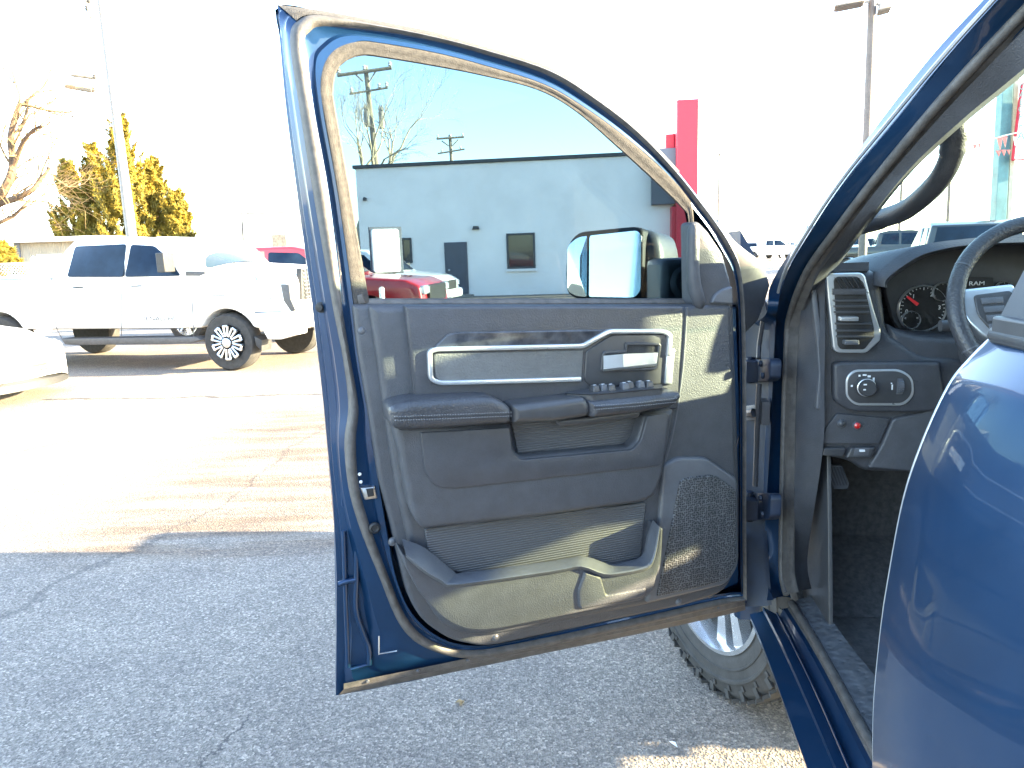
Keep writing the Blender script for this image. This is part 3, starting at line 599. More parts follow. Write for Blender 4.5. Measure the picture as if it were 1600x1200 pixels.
for (x, y) in ((146, 141), (148, 121), (139, 2), (136, 14)):
    g = G(); p = f.p3(x, y, .2); g.lathe(p, UP, [(.03, -.05), (.06, 0), (.03, .03), (.05, .06), (.001, .1)], 10); g.make('insulator', M['clad'], t)
g = G(); P0, P1 = f.p3(105, 131, .2), vf(9).p3(-60, 92, 0); q = [P0+(P1-P0)*k/10-UP*.25*math.sin(PI*k/10) for k in range(11)]; g.tube(q, .012, 5); own('power_line', 'thin wire running from the white leaning pole out of the frame at left', 'wire', g, M['clad'])
t, f = up_pole('thin pale pole standing alone between the junipers and the open door', 32, (365, 120), (381, 392), .045, .035, M['postb'], 'flag_pole')
g = G(); g.lathe(f.p3(365, 120), UP, [(.05, 0), (.06, .05), (.001, .1)], 8); g.make('finial', M['concrete'], t)
# pole with transformers, behind the building
t, f = up_pole('utility pole with two transformer cans, tall behind the building', 44, (571, 103), (588, 262), .2, .13)
def arm(t, f, x0, y0, x1, y1, r, ins):
    g = G(); g.tube([f.p3(x0, y0, .2), f.p3(x1, y1, .2)], r, 6); c = g.make('crossarm', M['timber'], t)
    for k in ins:
        p = f.p3(x0+(x1-x0)*k, y0+(y1-y0)*k, .2); g = G(); g.lathe(p+UP*r, UP, [(.05, 0), (.12, .04), (.06, .1), (.12, .16), (.04, .26), (.001, .28)], 8); g.make('insulator', M['ceram'], t)
arm(t, f, 527, 118, 612, 106, .1, (.03, .5, .97)); arm(t, f, 546, 147, 606, 137, .06, (.05, .78, .97))
for q in ([(553, 114), (567, 127)], [(587, 111), (577, 128)]): g = G(); g.tube([f.p3(*q[0], .1), f.p3(*q[1], .1)], .04, 5); g.make('brace', M['timber'], t)
for (x0, x1, y0, y1) in ((569, 581, 174, 199), (592, 603, 176, 202)):
    a, b = f.px(x0, y0), f.px(x1, y1); g = G(); R = (b[0]-a[0])/2; g.lathe(f.pt((a[0]+b[0])/2, b[1], .25), UP, [(R, 0), (R, a[1]-b[1]-.05), (R*.8, a[1]-b[1]), (.001, a[1]-b[1]+.05)], 14)
    for s2 in (-.4, .4): g.lathe(f.pt((a[0]+b[0])/2+s2*R, a[1], .25), UP, [(.07, 0), (.1, .15), (.05, .3), (.001, .42)], 6)
    g.make('transformer', M['concrete'], t)
t, f = up_pole('small distant utility pole with two crossarms over the building roof', 72, (703, 211), (706, 262), .2, .15)
arm(t, f, 682, 217, 725, 214, .1, (.05, .5, .95)); arm(t, f, 684, 240, 726, 233, .08, (.15, .85))
for q in ([(690, 220), (701, 228)], [(716, 218), (707, 228)]): g = G(); g.tube([f.p3(*q[0], .1), f.p3(*q[1], .1)], .06, 5); g.make('brace', M['timber'], t)
# lot lights
t, f = up_pole('tall square lot light with boxy twin heads, behind the windshield pillar', 20, (1363, 0), (1347, 412), .11, .10, M['postb'], 'lot_light', cat='lot light')
for (x0, y0, x1, y1, s2) in ((1303, 16, 1350, 7, 1), (1371, 22, 1392, 16, -1)):
    a, b = f.p3(x0, y0, .1), f.p3(x1, y1, .1); c = (a+b)/2+UP*.12; ex = (b-a)/np.linalg.norm(b-a); g = G(); g.box(c, (np.linalg.norm(b-a)*1.02, .55, .2), (ex, azdir(20), UP), .8); hd = g.make('lamp_head', M['concrete'], t, bevel=.02)
    g = G(); g.box(c-UP*.105, (np.linalg.norm(b-a)*.86, .45, .03), (ex, azdir(20), UP)); g.make('lens', M['clad'], hd)
    g = G(); g.tube([c, f.p3(1363, 2, 0)], .04, 6); g.make('arm', M['concrete'], t)
t, f = up_pole('far thin lot light between the red pylon and the windshield pillar', 62, (1124, 240), (1121, 420), .1, .08, M['postb'], 'lot_light', cat='lot light')
g = G(); g.box(f.p3(1126, 239), (.6, .4, .22), top=.8); g.make('lamp_head', M['concrete'], t)
t, f = up_pole('thin pole seen through the grab handle opening', 40, (1411, 250), (1403, 400), .08, .07, M['postb'], 'lot_light', cat='lot light')
g = G(); g.box(f.p3(1411, 249), (.7, .4, .2), top=.8); g.make('lamp_head', M['concrete'], t)
t, f = up_pole('thin pole seen through the windshield right of the grab handle', 36, (1487, 225), (1478, 400), .09, .07, M['postb'], 'lot_light', cat='lot light')
g = G(); g.box(f.p3(1487, 224), (.7, .4, .2), top=.8); g.make('lamp_head', M['concrete'], t)
# roadside sign
D = 24; f = vf(D); pb = f.px(1567, 372)
t = thing('pole_sign', 'teal post sign with a white lettered panel edged in red, seen through the windshield', 'sign', f.pt(pb[0], 0))
def quadpost(x0, x1, y0, xb0, xb1, yb, mt, nm, dep=.3):
    a, b, c, d = f.px(x0, y0), f.px(x1, y0), f.px(xb0, yb), f.px(xb1, yb); k = lambda p, q: p[0]+(q[0]-p[0])*(p[1]/(p[1]-q[1])); g = G()
    g.pil(f, [(k(a, c), 0), (k(b, d), 0), (b[0], b[1]), (a[0], a[1])], -dep, 0, .01, 1, uv=True); return g.make(nm, mt, t)
quadpost(1571, 1587, 70, 1555, 1572, 352, M['teal'], 'post'); 
f = Fr([0, D+.02, 0], azdir(90), UP, azdir(180)); quadpost(1587.5, 1596, 70, 1573, 1580, 352, M['concrete'], 'post', .25)
f = vf(D-.25); a = f.px(1588, 129); b = f.px(1584, 251); wdt = 2.3
def sgn(i0, w0, w1, mt, nm): g = G(); g.pil(f, [(b[0]+i0-.02, b[1]+i0), (b[0]+wdt-i0, b[1]+i0), (b[0]+wdt-i0, a[1]-i0), (b[0]+i0+.06, a[1]-i0)], w0, w1, .008, 1, uv=True, fil=.05); return g.make(nm, mt, t)
sgn(0, -.1, 0, M['signred'], 'panel_border'); sgn(.035, -.05, .012, M['signface'], 'panel')
ll = [('C', 136), ('A', 148), ('B', 160), ('O', 171), ('R', 183), ('R', 197), ('A', 213), ('C', 231), ('P', 244)]
for ch, y in ll:
    u, v = f.px(1595.5-(y-130)*.02, y); text('lettering', ch, f, u+.02, v, .016, .26 if y != 213 else .40, M['teal'], t)
# pennant string
f = vf(19); g = G(); gs = []
pts = [(1490, 226), (1503, 229), (1530, 224), (1568, 212), (1600, 205), (1640, 198)]; g.tube([f.p3(*p) for p in pts], .012, 5)
pt2 = thing('pennant_string', 'red and white pennants strung across the lot beside the teal post', 'pennants', f.p3(1565, 230)); g.make('string', M['pvc'], pt2)
for (x, y, w_, h_) in ((1503, 234, 6, 10), (1523, 231, 7, 11), (1530, 228, 6, 10), (1562, 225, 9, 20), (1570, 222, 8, 18), (1560, 240, 8, 9), (1568, 239, 8, 10), (1576, 238, 6, 8)):
    g = G(); a = [(x-w_/2, y-h_/2), (x+w_/2, y-h_/2), (x+w_*.1, y+h_/2)]; q = [f.px(*p) for p in a]; g.pil(f, q, -.006, .006, .002, 1, uv=True); g.make('pennant', M['red'], pt2)
for (x, y) in ((1513, 232), (1541, 229), (1550, 232), (1586, 222)):
    g = G(); a = [(x-3, y-8), (x+3, y-8), (x, y+6)]; q = [f.px(*p) for p in a]; g.pil(f, q, -.006, .006, .002, 1, uv=True); g.make('pennant', M['pvc'], pt2)
# ------------------------------------------------------------------ lot vehicles seen far off and through the windshield
GRP = 'vehicles parked across the far lot'
def far(label, cat, kind, mt, px_, D, az, name=None):
    d = ray(px_, 390); x = d[0]/d[1]*D; vehicle(name or {'pickup': 'parked_pickup', 'suv': 'parked_suv', 'sedan': 'parked_car'}[kind], label, cat, vframe(x, D, az), kind, mt, GRP, det=0)
far('black pickup close beyond the dashboard, its rear window facing the windshield', 'pickup truck', 'pickup', M['dblack'], 1508, 17.5, 20)
far('low black pickup with open bed beyond the vent end of the dash', 'pickup truck', 'pickup', M['dblack'], 1405, 31, 112)
far('white pickup left of the pale light post, through the windshield', 'pickup truck', 'pickup', M['white'], 1322, 40, 200)
far('white suv with red tail lamp just right of the pale light post', 'suv', 'suv', M['white'], 1362, 42, 20)
far('grey suv in the row behind the low black pickup', 'suv', 'suv', M['cargrey'], 1386, 47, 22)
far('white suv under the thin pole in the far row', 'suv', 'suv', M['white'], 1412, 48, 22)
far('silver white suv at the right end of the far row beside the black pickup', 'suv', 'suv', M['white'], 1440, 45, 24)
far('white pickup side on in the gap beside the windshield pillar', 'pickup truck', 'pickup', M['white'], 1206, 68, 95)
far('grey suv partly behind the windshield pillar in the gap', 'suv', 'suv', M['cargrey'], 1226, 78, 60)
far('dark suv near the door corner at the left of the gap', 'suv', 'suv', M['cargrey'], 1172, 86, 20)
# brown sign in the gap
f = vf(95); a, b = f.px(1195, 384), f.px(1204, 393); g = G(); t = thing('brown_sign', 'small brown board sign above the white pickup in the gap', 'sign', f.pt((a[0]+b[0])/2, 0))
g.pil(f, [(a[0], b[1]), (b[0], b[1]), (b[0], a[1]), (a[0], a[1])], -.2, 0, .02, 1, uv=True); g.make('board', M['timber'], t)
g = G(); g.tube([f.pt((a[0]+b[0])/2, 0, -.1), f.pt((a[0]+b[0])/2, b[1], -.1)], .12, 6); g.make('post', M['concrete'], t)
# ------------------------------------------------------------------ shed, lattice fence, pale house
f = vf(27); a, b = f.px(22, 380), f.px(97, 380); t = thing('garden_shed', 'tan sided shed with a pale roof edge behind the lattice fence', 'shed', f.pt(a[0], 0))
g = G(); g.pil(f, [(a[0], 0), (b[0]+1.5, 0), (b[0]+1.5, a[1]), (a[0], a[1])], -4, 0, .01, 1, uv=True); g.make('wall', M['shed'], t)
g = G(); g.box(f.pt((a[0]+b[0])/2+.7, a[1]+.08, -1.9), (b[0]-a[0]+2, 4.6, .16)); g.make('roof', M['pvc'], t, bevel=.02)
g = G(); g.box(f.pt(a[0]+.1, a[1]/2, .03), (.2, .06, a[1])); g.make('corner_board', M['slate'], t)
g = G(); g.box(f.pt(a[0]+1.2, 1.0, .02), (.9, .05, 2.0)); g.make('door', M['pvc'], t)
f = vf(24.5); t = thing('lattice_fence', 'white vinyl fence with a lattice top beside the bed of the white truck', 'fence', f.p3(40, 470)*np.array([1, 1, 0])); a, b = f.px(-10, 413), f.px(86, 436)
for x in (-8, 56, 120):
    u = f.px(x, 430)[0]; g = G(); g.box(f.pt(u, a[1]/2+.05, 0), (.13, .13, a[1]+.12)); g.lathe(f.pt(u, a[1]+.1, 0), UP, [(.11, 0), (.11, .04), (.001, .14)], 4); g.make('post', M['pvc'], t)
u0, u1 = f.px(-60, 430)[0], f.px(120, 430)[0]
g = G(); g.box(f.pt((u0+u1)/2, b[1]/2, 0), (u1-u0, .04, b[1])); g.box(f.pt((u0+u1)/2, a[1], 0), (u1-u0, .06, .06)); g.make('panel', M['pvc'], t)
g = G(); hh = a[1]-b[1]; k = u0
while k < u1:
    for s2 in (1, -1): g.tube([f.pt(k, b[1] if s2 > 0 else a[1], .01*s2), f.pt(k+hh, a[1] if s2 > 0 else b[1], .01*s2)], .014, 4)
    k += .11
g.make('lattice', M['pvc'], t)
f = vf(46); a, b = f.px(385, 330), f.px(500, 392); t = thing('pale_house', 'bleached white house with a brown gable panel behind the red pickup roof', 'house', f.pt((a[0]+b[0])/2, 0))
g = G(); g.pil(f, [(a[0], 0), (b[0], 0), (b[0], f.px(0, 345)[1]), (a[0], f.px(0, 345)[1])], -8, 0, .02, 1, uv=True); g.make('wall', M['pvc'], t)
r0 = f.px(0, 346)[1]; g = G(); mid = (a[0]+b[0])/2; g.pil(f, [(a[0]-.5, r0), (b[0]+.5, r0), (mid, r0+1.8)], -8.4, .4, .02, 1, uv=True); g.make('roof', M['pvc'], t)
c, d = f.px(425, 367), f.px(449, 390); g = G(); g.pil(f, [(c[0], d[1]), (d[0], d[1]), (d[0], c[1]), (c[0], c[1])], 0, .06, .01, 1, uv=True); g.make('shutter', M['timber'], t)
# ------------------------------------------------------------------ trees
def bare_tree(name, label, base, h, r, spread, seed, depth=5, kids=(3, 4), tr_=.68, lean=(0, 0), mt=None, limbs=None, twig=0, group=None):
    rnd = random.Random(seed); t = thing(name, label, 'tree', base, None, group); g = G(); tw = G()
    def grow(p, d, L, r, k):
        pts = [p]; rs = [r]; q = p.copy(); dd = d.copy(); ns = 4
        for i in range(ns):
            dd = dd+np.array([rnd.gauss(0, .13) for _ in range(3)])+UP*.03; dd /= np.linalg.norm(dd); q = q+dd*L/ns; pts.append(q.copy()); rs.append(r*(1-.42*(i+1)/ns))
        (g if k > 2 else tw).tube(pts, rs, 7 if k > 3 else (4 if k > 1 else 3), cap=False)
        if k <= 0: return
        for j in range(kids[0] if k > 1 else kids[1]):
            i = rnd.choice([2, 3, 4]) if j else 4; a = rnd.random()*2*PI; e1 = np.cross(dd, np.array([.3, .9, .2])); e1 /= np.linalg.norm(e1); e2 = np.cross(dd, e1)
            nd = dd+(e1*math.cos(a)+e2*math.sin(a))*spread*rnd.uniform(.6, 1.2); nd /= np.linalg.norm(nd); grow(pts[i], nd, L*rnd.uniform(.6, .82), rs[i]*tr_, k-1)
    b = np.array(base, float); d = np.array([lean[0], lean[1], 1.0]); d /= np.linalg.norm(d)
    if limbs:
        for (path, r0) in limbs:
            P = catmull(path, 4); g.tube(P, [r0*(1-.7*i/len(P)) for i in range(len(P))], 8)
            for _ in range(10):
                i = rnd.randrange(3, len(P)-1); dd = P[i+1]-P[i]; dd /= np.linalg.norm(dd); nd = dd+np.array([rnd.gauss(0, .7) for _ in range(3)])+UP*.3; nd /= np.linalg.norm(nd); grow(P[i], nd, h*.16, r0*.25, 2)
    else: grow(b, d, h*.3, r, depth)
    tr = g.make('trunk', mt or M['bark'], t); tw.make('crown', mt or M['twig'], t); return t
f = vf(17.5)
def fp(*pts): return [f.p3(x, y, w) for x, y, w in pts]
bare_tree('bare_tree', 'bare forked tree at the left edge beside the leaning pole', f.p3(-90, 460)*np.array([1, 1, 0]), 6, .14, .7, 5, limbs=[
    (fp((-60, 520, 0), (-45, 400, 0), (-20, 340, 0), (5, 300, .2), (20, 262, .2), (17, 215, .1), (25, 180, 0), (32, 160, 0)), .14),
    (fp((5, 300, .2), (20, 262, .2), (35, 225, .4), (50, 205, .5), (66, 196, .6)), .075),
    (fp((-40, 350, 0), (-5, 320, .1), (25, 310, .2), (50, 297, .2), (62, 283, .1), (78, 262, 0)), .10),
    (fp((-40, 370, 0), (-5, 350, .3), (20, 338, .3), (36, 323, .4), (48, 310, .3)), .06)])
b0 = f.px
p_ = vf(40).p3(556, 440)*np.array([1, 1, 0]); bare_tree('bare_tree', 'bare willowy tree behind the left end of the building', p_, 14.5, .36, .5, 31, 6, kids=(3, 7), tr_=.70, mt=M['willow'])
p_ = vf(52).p3(470, 440)*np.array([1, 1, 0])
for i, (px_, D, h, lb) in enumerate(((1440, 60, 4.6, 'low bare tree over the far row, behind the windshield'), (1470, 70, 5.0, 'low bare tree left of the black pickup, farther back'))):
    p_ = vf(D).p3(px_, 400)*np.array([1, 1, 0]); bare_tree('bare_tree', lb, p_, h, .1, .8, 20+i, 5)
def juniper(label, px_, D, h, rad, seed, prof):
    rnd = random.Random(seed); base = vf(D).p3(px_, 440)*np.array([1, 1, 0]); t = thing('juniper_tree', label, 'tree', base, None, 'junipers behind the white truck')
    g = G(); g.tube([base, base+UP*h*.5, base+UP*h*.85], [.16, .1, .03], 8); g.make('trunk', M['bark'], t); g = G()
    vs = []; fs = []
    for c in range(230):
        z = rnd.random()**.85; R = rad*np.interp(z, *zip(*prof)); a = rnd.random()*2*PI; q = rnd.uniform(.55, 1.0); tip = base+UP*(z*h)+np.array([math.cos(a), math.sin(a), 0])*R*q; d = np.array([math.cos(a)*.5, math.sin(a)*.5, 1.0]); d /= np.linalg.norm(d); Lc = rnd.uniform(.5, 1.0)*(h*.13); rc = rnd.uniform(.16, .3)*rad*.55
        for k in range(170):
            s_ = rnd.random(); rr = rc*(1-s_*.8)*math.sqrt(rnd.random()); b_ = rnd.random()*2*PI; e1 = np.array([-math.sin(a), math.cos(a), 0]); e2 = np.cross(d, e1); p = tip+d*(s_*Lc-.4*Lc)+(e1*math.cos(b_)+e2*math.sin(b_))*rr
            sz = rnd.uniform(.05, .115); n1 = np.array([rnd.gauss(0, 1), rnd.gauss(0, 1), rnd.gauss(0, 1)+.6]); n1 /= np.linalg.norm(n1); n2 = np.cross(n1, d); k0 = len(vs); vs += [p-n2*sz*.4, p+n2*sz*.4, p+n1*sz*1.9+d*.02]; fs.append((k0, k0+1, k0+2))
    g.add(vs, fs); g.make('crown', M['junip'], t, smooth=0)
PJ = [(0, 1), (.3, 1), (.6, .75), (.8, .45), (1, .08)]
juniper('left juniper, dark green in shade low on its left side', 128, 32, 5.6, 1.3, 1, PJ)
juniper('tallest golden juniper with a pointed tip just right of the leaning pole', 215, 31, 7.2, 1.35, 2, [(0, 1), (.35, 1.0), (.6, .8), (.8, .42), (1, .05)])
juniper('middle juniper half hidden behind the leaning pole', 168, 33, 6.4, 1.1, 3, PJ)
juniper('shorter golden juniper right of the tallest one', 258, 32, 5.6, 1.15, 4, PJ)
juniper('lowest rounded juniper at the right end of the group', 288, 31, 4.3, .6, 5, [(0, 1), (.5, 1), (.85, .7), (1, .2)])
juniper('small golden bush juniper at the left frame edge by the shed', 4, 25, 2.3, .7, 6, [(0, 1), (.5, 1), (.85, .7), (1, .2)])
# leaves on the asphalt
for i, (x, y) in enumerate(((718, 1099), (722, 1101), (1052, 1165))):
    p = gz(x, y); g = G(); s_ = .018; a = i*1.1; e = np.array([math.cos(a), math.sin(a), 0]); q = np.array([-math.sin(a), math.cos(a), 0])
    g.add([p-e*s_+UP*.004, p-q*s_*.5+UP*.009, p+e*s_+UP*.006, p+q*s_*.5+UP*.012, p+UP*.003], [(0, 1, 4), (1, 2, 4), (2, 3, 4), (3, 0, 4)])
    own('dry_leaf' if i < 2 else 'pebble', ['small dry leaf on the shaded asphalt below the door', 'curled dry leaf fragment touching the other leaf below the door', 'tiny pale pebble on the asphalt left of the front tyre'][i], ['leaf', 'leaf', 'pebble'][i], g, M['leaf'] if i < 2 else M['pvc'])
# ------------------------------------------------------------------ the blue pickup with its driver's door open
TK = thing('open_door_pickup', 'dark blue pickup in the foreground with its front door wide open, black cabin inside', 'pickup truck', T(-.9, 1, 0), 7)
WM['TK'] = WM[TK.name]
def grp(name):
    o = bpy.data.objects.new(name, None); COL.objects.link(o); o.parent = TK; o.matrix_parent_inverse = Matrix.Identity(4); o.empty_display_size = .1
    WM[o.name] = WM[TK.name].copy(); return o
def rail(pts, frs, n=8):
    """pixel stations, each measured on its own side plane b (or height z given as ('z',h))"""
    P = []
    for (x, y), q in zip(pts, frs): P.append(gz(x, y, q[1]) if isinstance(q, tuple) else SIDE(q).p3(x, y, 0))
    return catmull(P, n)
bA = [.19, .16, .13, .10, .07, .05]; nA = len(bA)
P0 = [(1640, -112), (1536, 0), (1450, 94), (1360, 210), (1292, 307), (1244, 379)]
P1 = [(1664, -112), (1559, 0), (1487, 80), (1397, 187), (1326, 274), (1275, 348)]
P2 = [(1700, -82), (1600, 19), (1536, 86), (1465, 165), (1375, 270), (1312, 350)]
P3 = [(1718, -76), (1616, 27), (1552, 96), (1480, 174), (1391, 279), (1329, 358)]
P4 = [(1760, -20), (1640, 75), (1560, 140), (1500, 190), (1425, 260), (1366, 332)]
D0 = [(1204, 446), (1197, 490), (1170, 520), (1164, 607), (1163, 700), (1163, 850), (1164, 907), (1168, 940)]
D1 = [(1228, 430), (1213, 496), (1210, 540), (1207, 607), (1203, 700), (1194, 850), (1198, 907), (1209, 937)]
D2 = [(1258, 424), (1230, 496), (1226, 540), (1223, 607), (1220, 700), (1216, 850), (1216, 907), (1223, 932)]
D3 = [(1277, 430), (1251, 496), (1247, 540), (1244, 607), (1242, 700), (1240, 850), (1241, 895), (1247, 925)]
D4 = [(1308, 410), (1290, 440), (1289, 540), (1288, 607), (1286, 700), (1264, 850), (1262, 890), (1268, 920)]
R0 = [(1171, 960), (1200, 1030), (1261, 1200), (1305, 1320)]; R1 = [(1192, 955), (1222, 1015), (1290, 1170), (1345, 1310)]
R2 = [(1214, 960), (1269, 1072), (1325, 1200), (1380, 1330)]; R3 = [(1230, 950), (1280, 1032), (1362, 1190), (1440, 1330)]
R4 = [(1243, 940), (1292, 1024), (1376, 1176), (1460, 1320)]; R5 = [(1272, 930), (1322, 1002), (1372, 1064), (1500, 1225)]
nD = len(D0)
def zs(h): return [('z', h)]*4
rA0 = rail(P0+D0, bA+[.03, .02, .02, .02, .02, .02, .02, .015])
rA1 = rail(P1+D1, [b-.008 for b in bA]+[.035]+[.05]*7); rA2 = rail(P2+D2, [b+.03 for b in bA]+[.075]+[.085]*7)
rA3 = rail(P3+D3, [b+.045 for b in bA]+[.09]+[.10]*7); rA4 = rail(P4+D4, [b+.06 for b in bA]+[.12]+[.13, .135, .14, .145, .15, .15, .16])
k6 = 6*8
def xs(*rs, a=0, b=None): return [r[a:b] for r in rs]
g = G(); mid = [(p*.5+q*.5)+TR*.012 for p, q in zip(rA0, rA1)]; g.loft([[p+TF*.05+TR*.03 for p in rA0], rA0, mid, rA1]); 
g.make('pillar_skin', M['blue'], TK, smooth=50)
g = G(); c1 = [(p*.78+q*.22)-TR*.006 for p, q in zip(rA1, rA2)]; c2 = [(p*.22+q*.78)-TR*.006 for p, q in zip(rA1, rA2)]; c3 = [q+TR*.02-TF*.004 for q in rA2]
g.loft([rA1, c1, c2, rA2, c3]); g.make('door_aperture', M['blue'], TK, smooth=35)
# chrome-bright drip line along the pillar, weatherstrip, interior pillar cover
g = G(); g.tube([p-TR*.006 for p in rA1[:k6+4]], .0035, 6); g.make('drip_moulding', M['silver'], TK)
g = G(); g.loft([[p+TR*.004 for p in rA2], [(p+q)/2-TR*.018-TF*.003 for p, q in zip(rA2, rA3)], [q+TR*.002 for q in rA3]]); g.tube([(p*.45+q*.55)-TR*.012 for p, q in zip(rA2, rA3)], .0085, 8); wsx = g.make('aperture_weatherstrip', M['rubber'], TK, smooth=60)
n0 = 7*8; g = G(); m1 = [(p*.75+q*.25)-TR*.012 for p, q in zip(rA3, rA4)]; m2 = [(p*.3+q*.7)-TR*.004 for p, q in zip(rA3, rA4)]; m3 = [q+TF*.07+TR*.03 for q in rA4]
g.loft(xs(rA3, m1, m2, rA4, m3, b=n0)); g.make('pillar_cover', M['plastic'], TK, smooth=60)
g = G(); g.loft([r[n0-2:] for r in (rA3, m1, m2, rA4)]); g.make('kick_panel', M['plastic'], TK, smooth=60)
# grab handle on the pillar
hb = .2; hp = [(1474, 176), (1488, 200), (1489, 232), (1478, 264), (1455, 295), (1416, 327), (1376, 342), (1338, 352)]
g = G(); g.tube(catmull([SIDE(b_).p3(x, y) for (x, y), b_ in zip(hp, [.20, .215, .22, .22, .22, .215, .2, .17])], 6), [.026]*6+[.024]*4+[.021]*4+[.019]*16+[.02]*6+[.022]*7, 14); g.make('grab_handle', M['plastic'], TK)
# rocker and sill
rr0, rr1, rr2, rr3, rr4, rr5 = [[gz(x, y, h) for x, y in R] for R, h in ((R0, .55), (R1, .567), (R2, .58), (R3, .598), (R4, .612), (R5, .622))]
def cm(r): return catmull(r, 8)
g = G(); low = [p-UP*.17+TR*.10 for p in cm(rr0)]; low2 = [p-UP*.03+TR*.008 for p in cm(rr0)]; g.loft([low, low2, cm(rr0), [p+UP*.004+TR*.012 for p in cm(rr0)], cm(rr1), [p+UP*.012 for p in cm(rr1)], cm(rr2)]); g.make('rocker_panel', M['blue'], TK, smooth=30)
g = G(); g.loft([cm(rr2), [p+TR*.006-UP*.008 for p in cm(rr2)], [p-TR*.01-UP*.002 for p in cm(rr3)], cm(rr3)]); g.tube([p+UP*.004 for p in cm(rr2)], .0028, 6); g.make('sill_flange', M['blue'], TK, smooth=30)
g = G(); g.tube([p*.5+q*.5+UP*.006 for p, q in zip(cm(rr3), cm(rr4))], .0095, 10); g.loft([cm(rr3), cm(rr4)]); g.make('sill_weatherstrip', M['rubber'], TK, smooth=60)
g = G(); g.loft([cm(rr4), [p+UP*.004+TR*.003 for p in cm(rr4)], [p+UP*.003 for p in cm(rr5)], [p-UP*.06+TR*.02 for p in cm(rr5)]]); sp_ = g.make('sill_plate', M['dimple'], TK, smooth=40)

g = G(); g.add([T(.42, .16, .56), T(.42, 1.85, .56), T(-1.6, 1.85, .56), T(-1.6, .16, .56), T(.42, .16, .1), T(.42, 1.85, .1), T(-1.6, 1.85, .45), T(-1.6, .16, .45)], [(0, 1, 2, 3)]);
g.box(T(.30, 1.0, .98), (1.7, .05, .95), (TR, TF, UP)); g.box(T(.16, 1.0, .60), (1.7, .3, .06), (TR, TF*.9+UP*.43, UP*.9-TF*.43)); g.make('floor_carpet', M['carpet'], TK, bevel=.0)
g = G(); g.pil(SIDE(.172), [(.42, .54), (.42, 1.3), (-.02, 1.3), (-.1, .9), (-.16, .56)], -.006, .004, .003, 2, uv=True); g.make('footwell_side', M['smooth'], TK)
# hinge pillar recess with hinges and check strap
HF = SIDE(.03)
g = G(); l0 = [SIDE(-.01).p3(x, y) for x, y in ((1157, 360), (1157, 470), (1157, 620), (1157, 800), (1162, 948))]; l1 = [SIDE(.055).p3(x, y) for x, y in ((1196, 470), (1214, 500), (1207, 620), (1196, 800), (1206, 945))]
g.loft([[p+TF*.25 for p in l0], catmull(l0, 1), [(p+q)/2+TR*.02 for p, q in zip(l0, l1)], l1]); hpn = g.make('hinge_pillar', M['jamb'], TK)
hm = SIDE(.028)
def hinge(y0, y1):
    g = G(); g.pil(hm, [(1168, y0), (1202, y0), (1204, y0+8), (1203, y1-6), (1198, y1), (1166, y1)], -.02, .006, .003, 2, fil=4)
    g.tube([hm.p3(1171, y0-2, .02), hm.p3(1170, y1+2, .02)], .011, 10)
    g.box(hm.p3(1171, (y0+y1)/2, .02), (.07, .03, .055), (TF, TR, UP))
    for (x, y) in ((1190, y0+8), (1193, y1-9)): g.lathe(hm.p3(x, y, .006), -TR, [(.009, 0), (.009, .004), (.006, .008), (.001, .008)], 6)
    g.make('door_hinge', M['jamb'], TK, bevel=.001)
hinge(560, 596); hinge(770, 812)
g = G(); g.tube([hm.p3(1162, 646, .03), hm.p3(1178, 645, .02), hm.p3(1192, 640, -.01)], .012, 8)
for i in range(6): p = hm.p3(1164+i*3, 646-i*.4, .03-i*.003); g.lathe(p, TF*.4+TR, [(.012, -.003), (.02, 0), (.012, .003)], 10)
g.box(hm.p3(1193, 643, -.005), (.05, .02, .06), (TF, TR, UP)); g.tube([hm.p3(1186, 600, .01), hm.p3(1184, 640, .012), hm.p3(1182, 700, .006), hm.p3(1180, 760, .01)], .007, 6); g.tube([hm.p3(1192, 500, .0), hm.p3(1186, 540, .004), hm.p3(1185, 560, .01)], .006, 6); g.make('check_strap', M['plastic'], TK)
# ---------------- windshield, roof, far side, nose and bed
def quadpart(nm, mt, P, th, parent=TK):
    P = [np.array(p) for p in P]; n = np.cross(P[1]-P[0], P[3]-P[0]); n /= np.linalg.norm(n); g = G(); g.add(P+[p-n*th for p in P], [(0, 1, 2, 3), (7, 6, 5, 4), (0, 4, 5, 1), (1, 5, 6, 2), (2, 6, 7, 3), (3, 7, 4, 0)]); return g.make(nm, mt, parent)
A0, A1 = rA0[2*8], rA0[5*8+4]
def ab(p): q = p-TO; return q@TF, q@TR, p[2]
wb = (.14, .09, 1.44); wtp = (-.86, .22, 2.0)
quadpart('windshield', M['wind'], [T(wb[0], .10, wb[2]), T(wb[0]+.12, 1.0, wb[2]), T(wtp[0]+.08, 1.0, wtp[2]+.02), T(*wtp)], .005)
quadpart('windshield', M['wind'], [T(wb[0]+.12, 1.0, wb[2]), T(wb[0], 1.9, wb[2]), T(wtp[0], 1.78, wtp[2]), T(wtp[0]+.08, 1.0, wtp[2]+.02)], .005)
g = G(); RFm = Fr(T(0, 0, 0), TF, TR, UP); g.pil(RFm, [(-.80, .24), (-.74, 1.0), (-.80, 1.76), (-2.35, 1.76), (-2.35, .24)], 2.0, 2.075, .03, 3, uv=True, fil=.06); g.make('roof', M['blue'], TK)
FS = Fr(T(0, 0, 0), TF, UP, TR)
g = G(); g.pil(FS, [(.40, .9), (.12, .56), (-2.4, .56), (-2.4, 1.40), (.2, 1.36), (.40, 1.30)], 1.93, 2.02, .03, 3, uv=True)
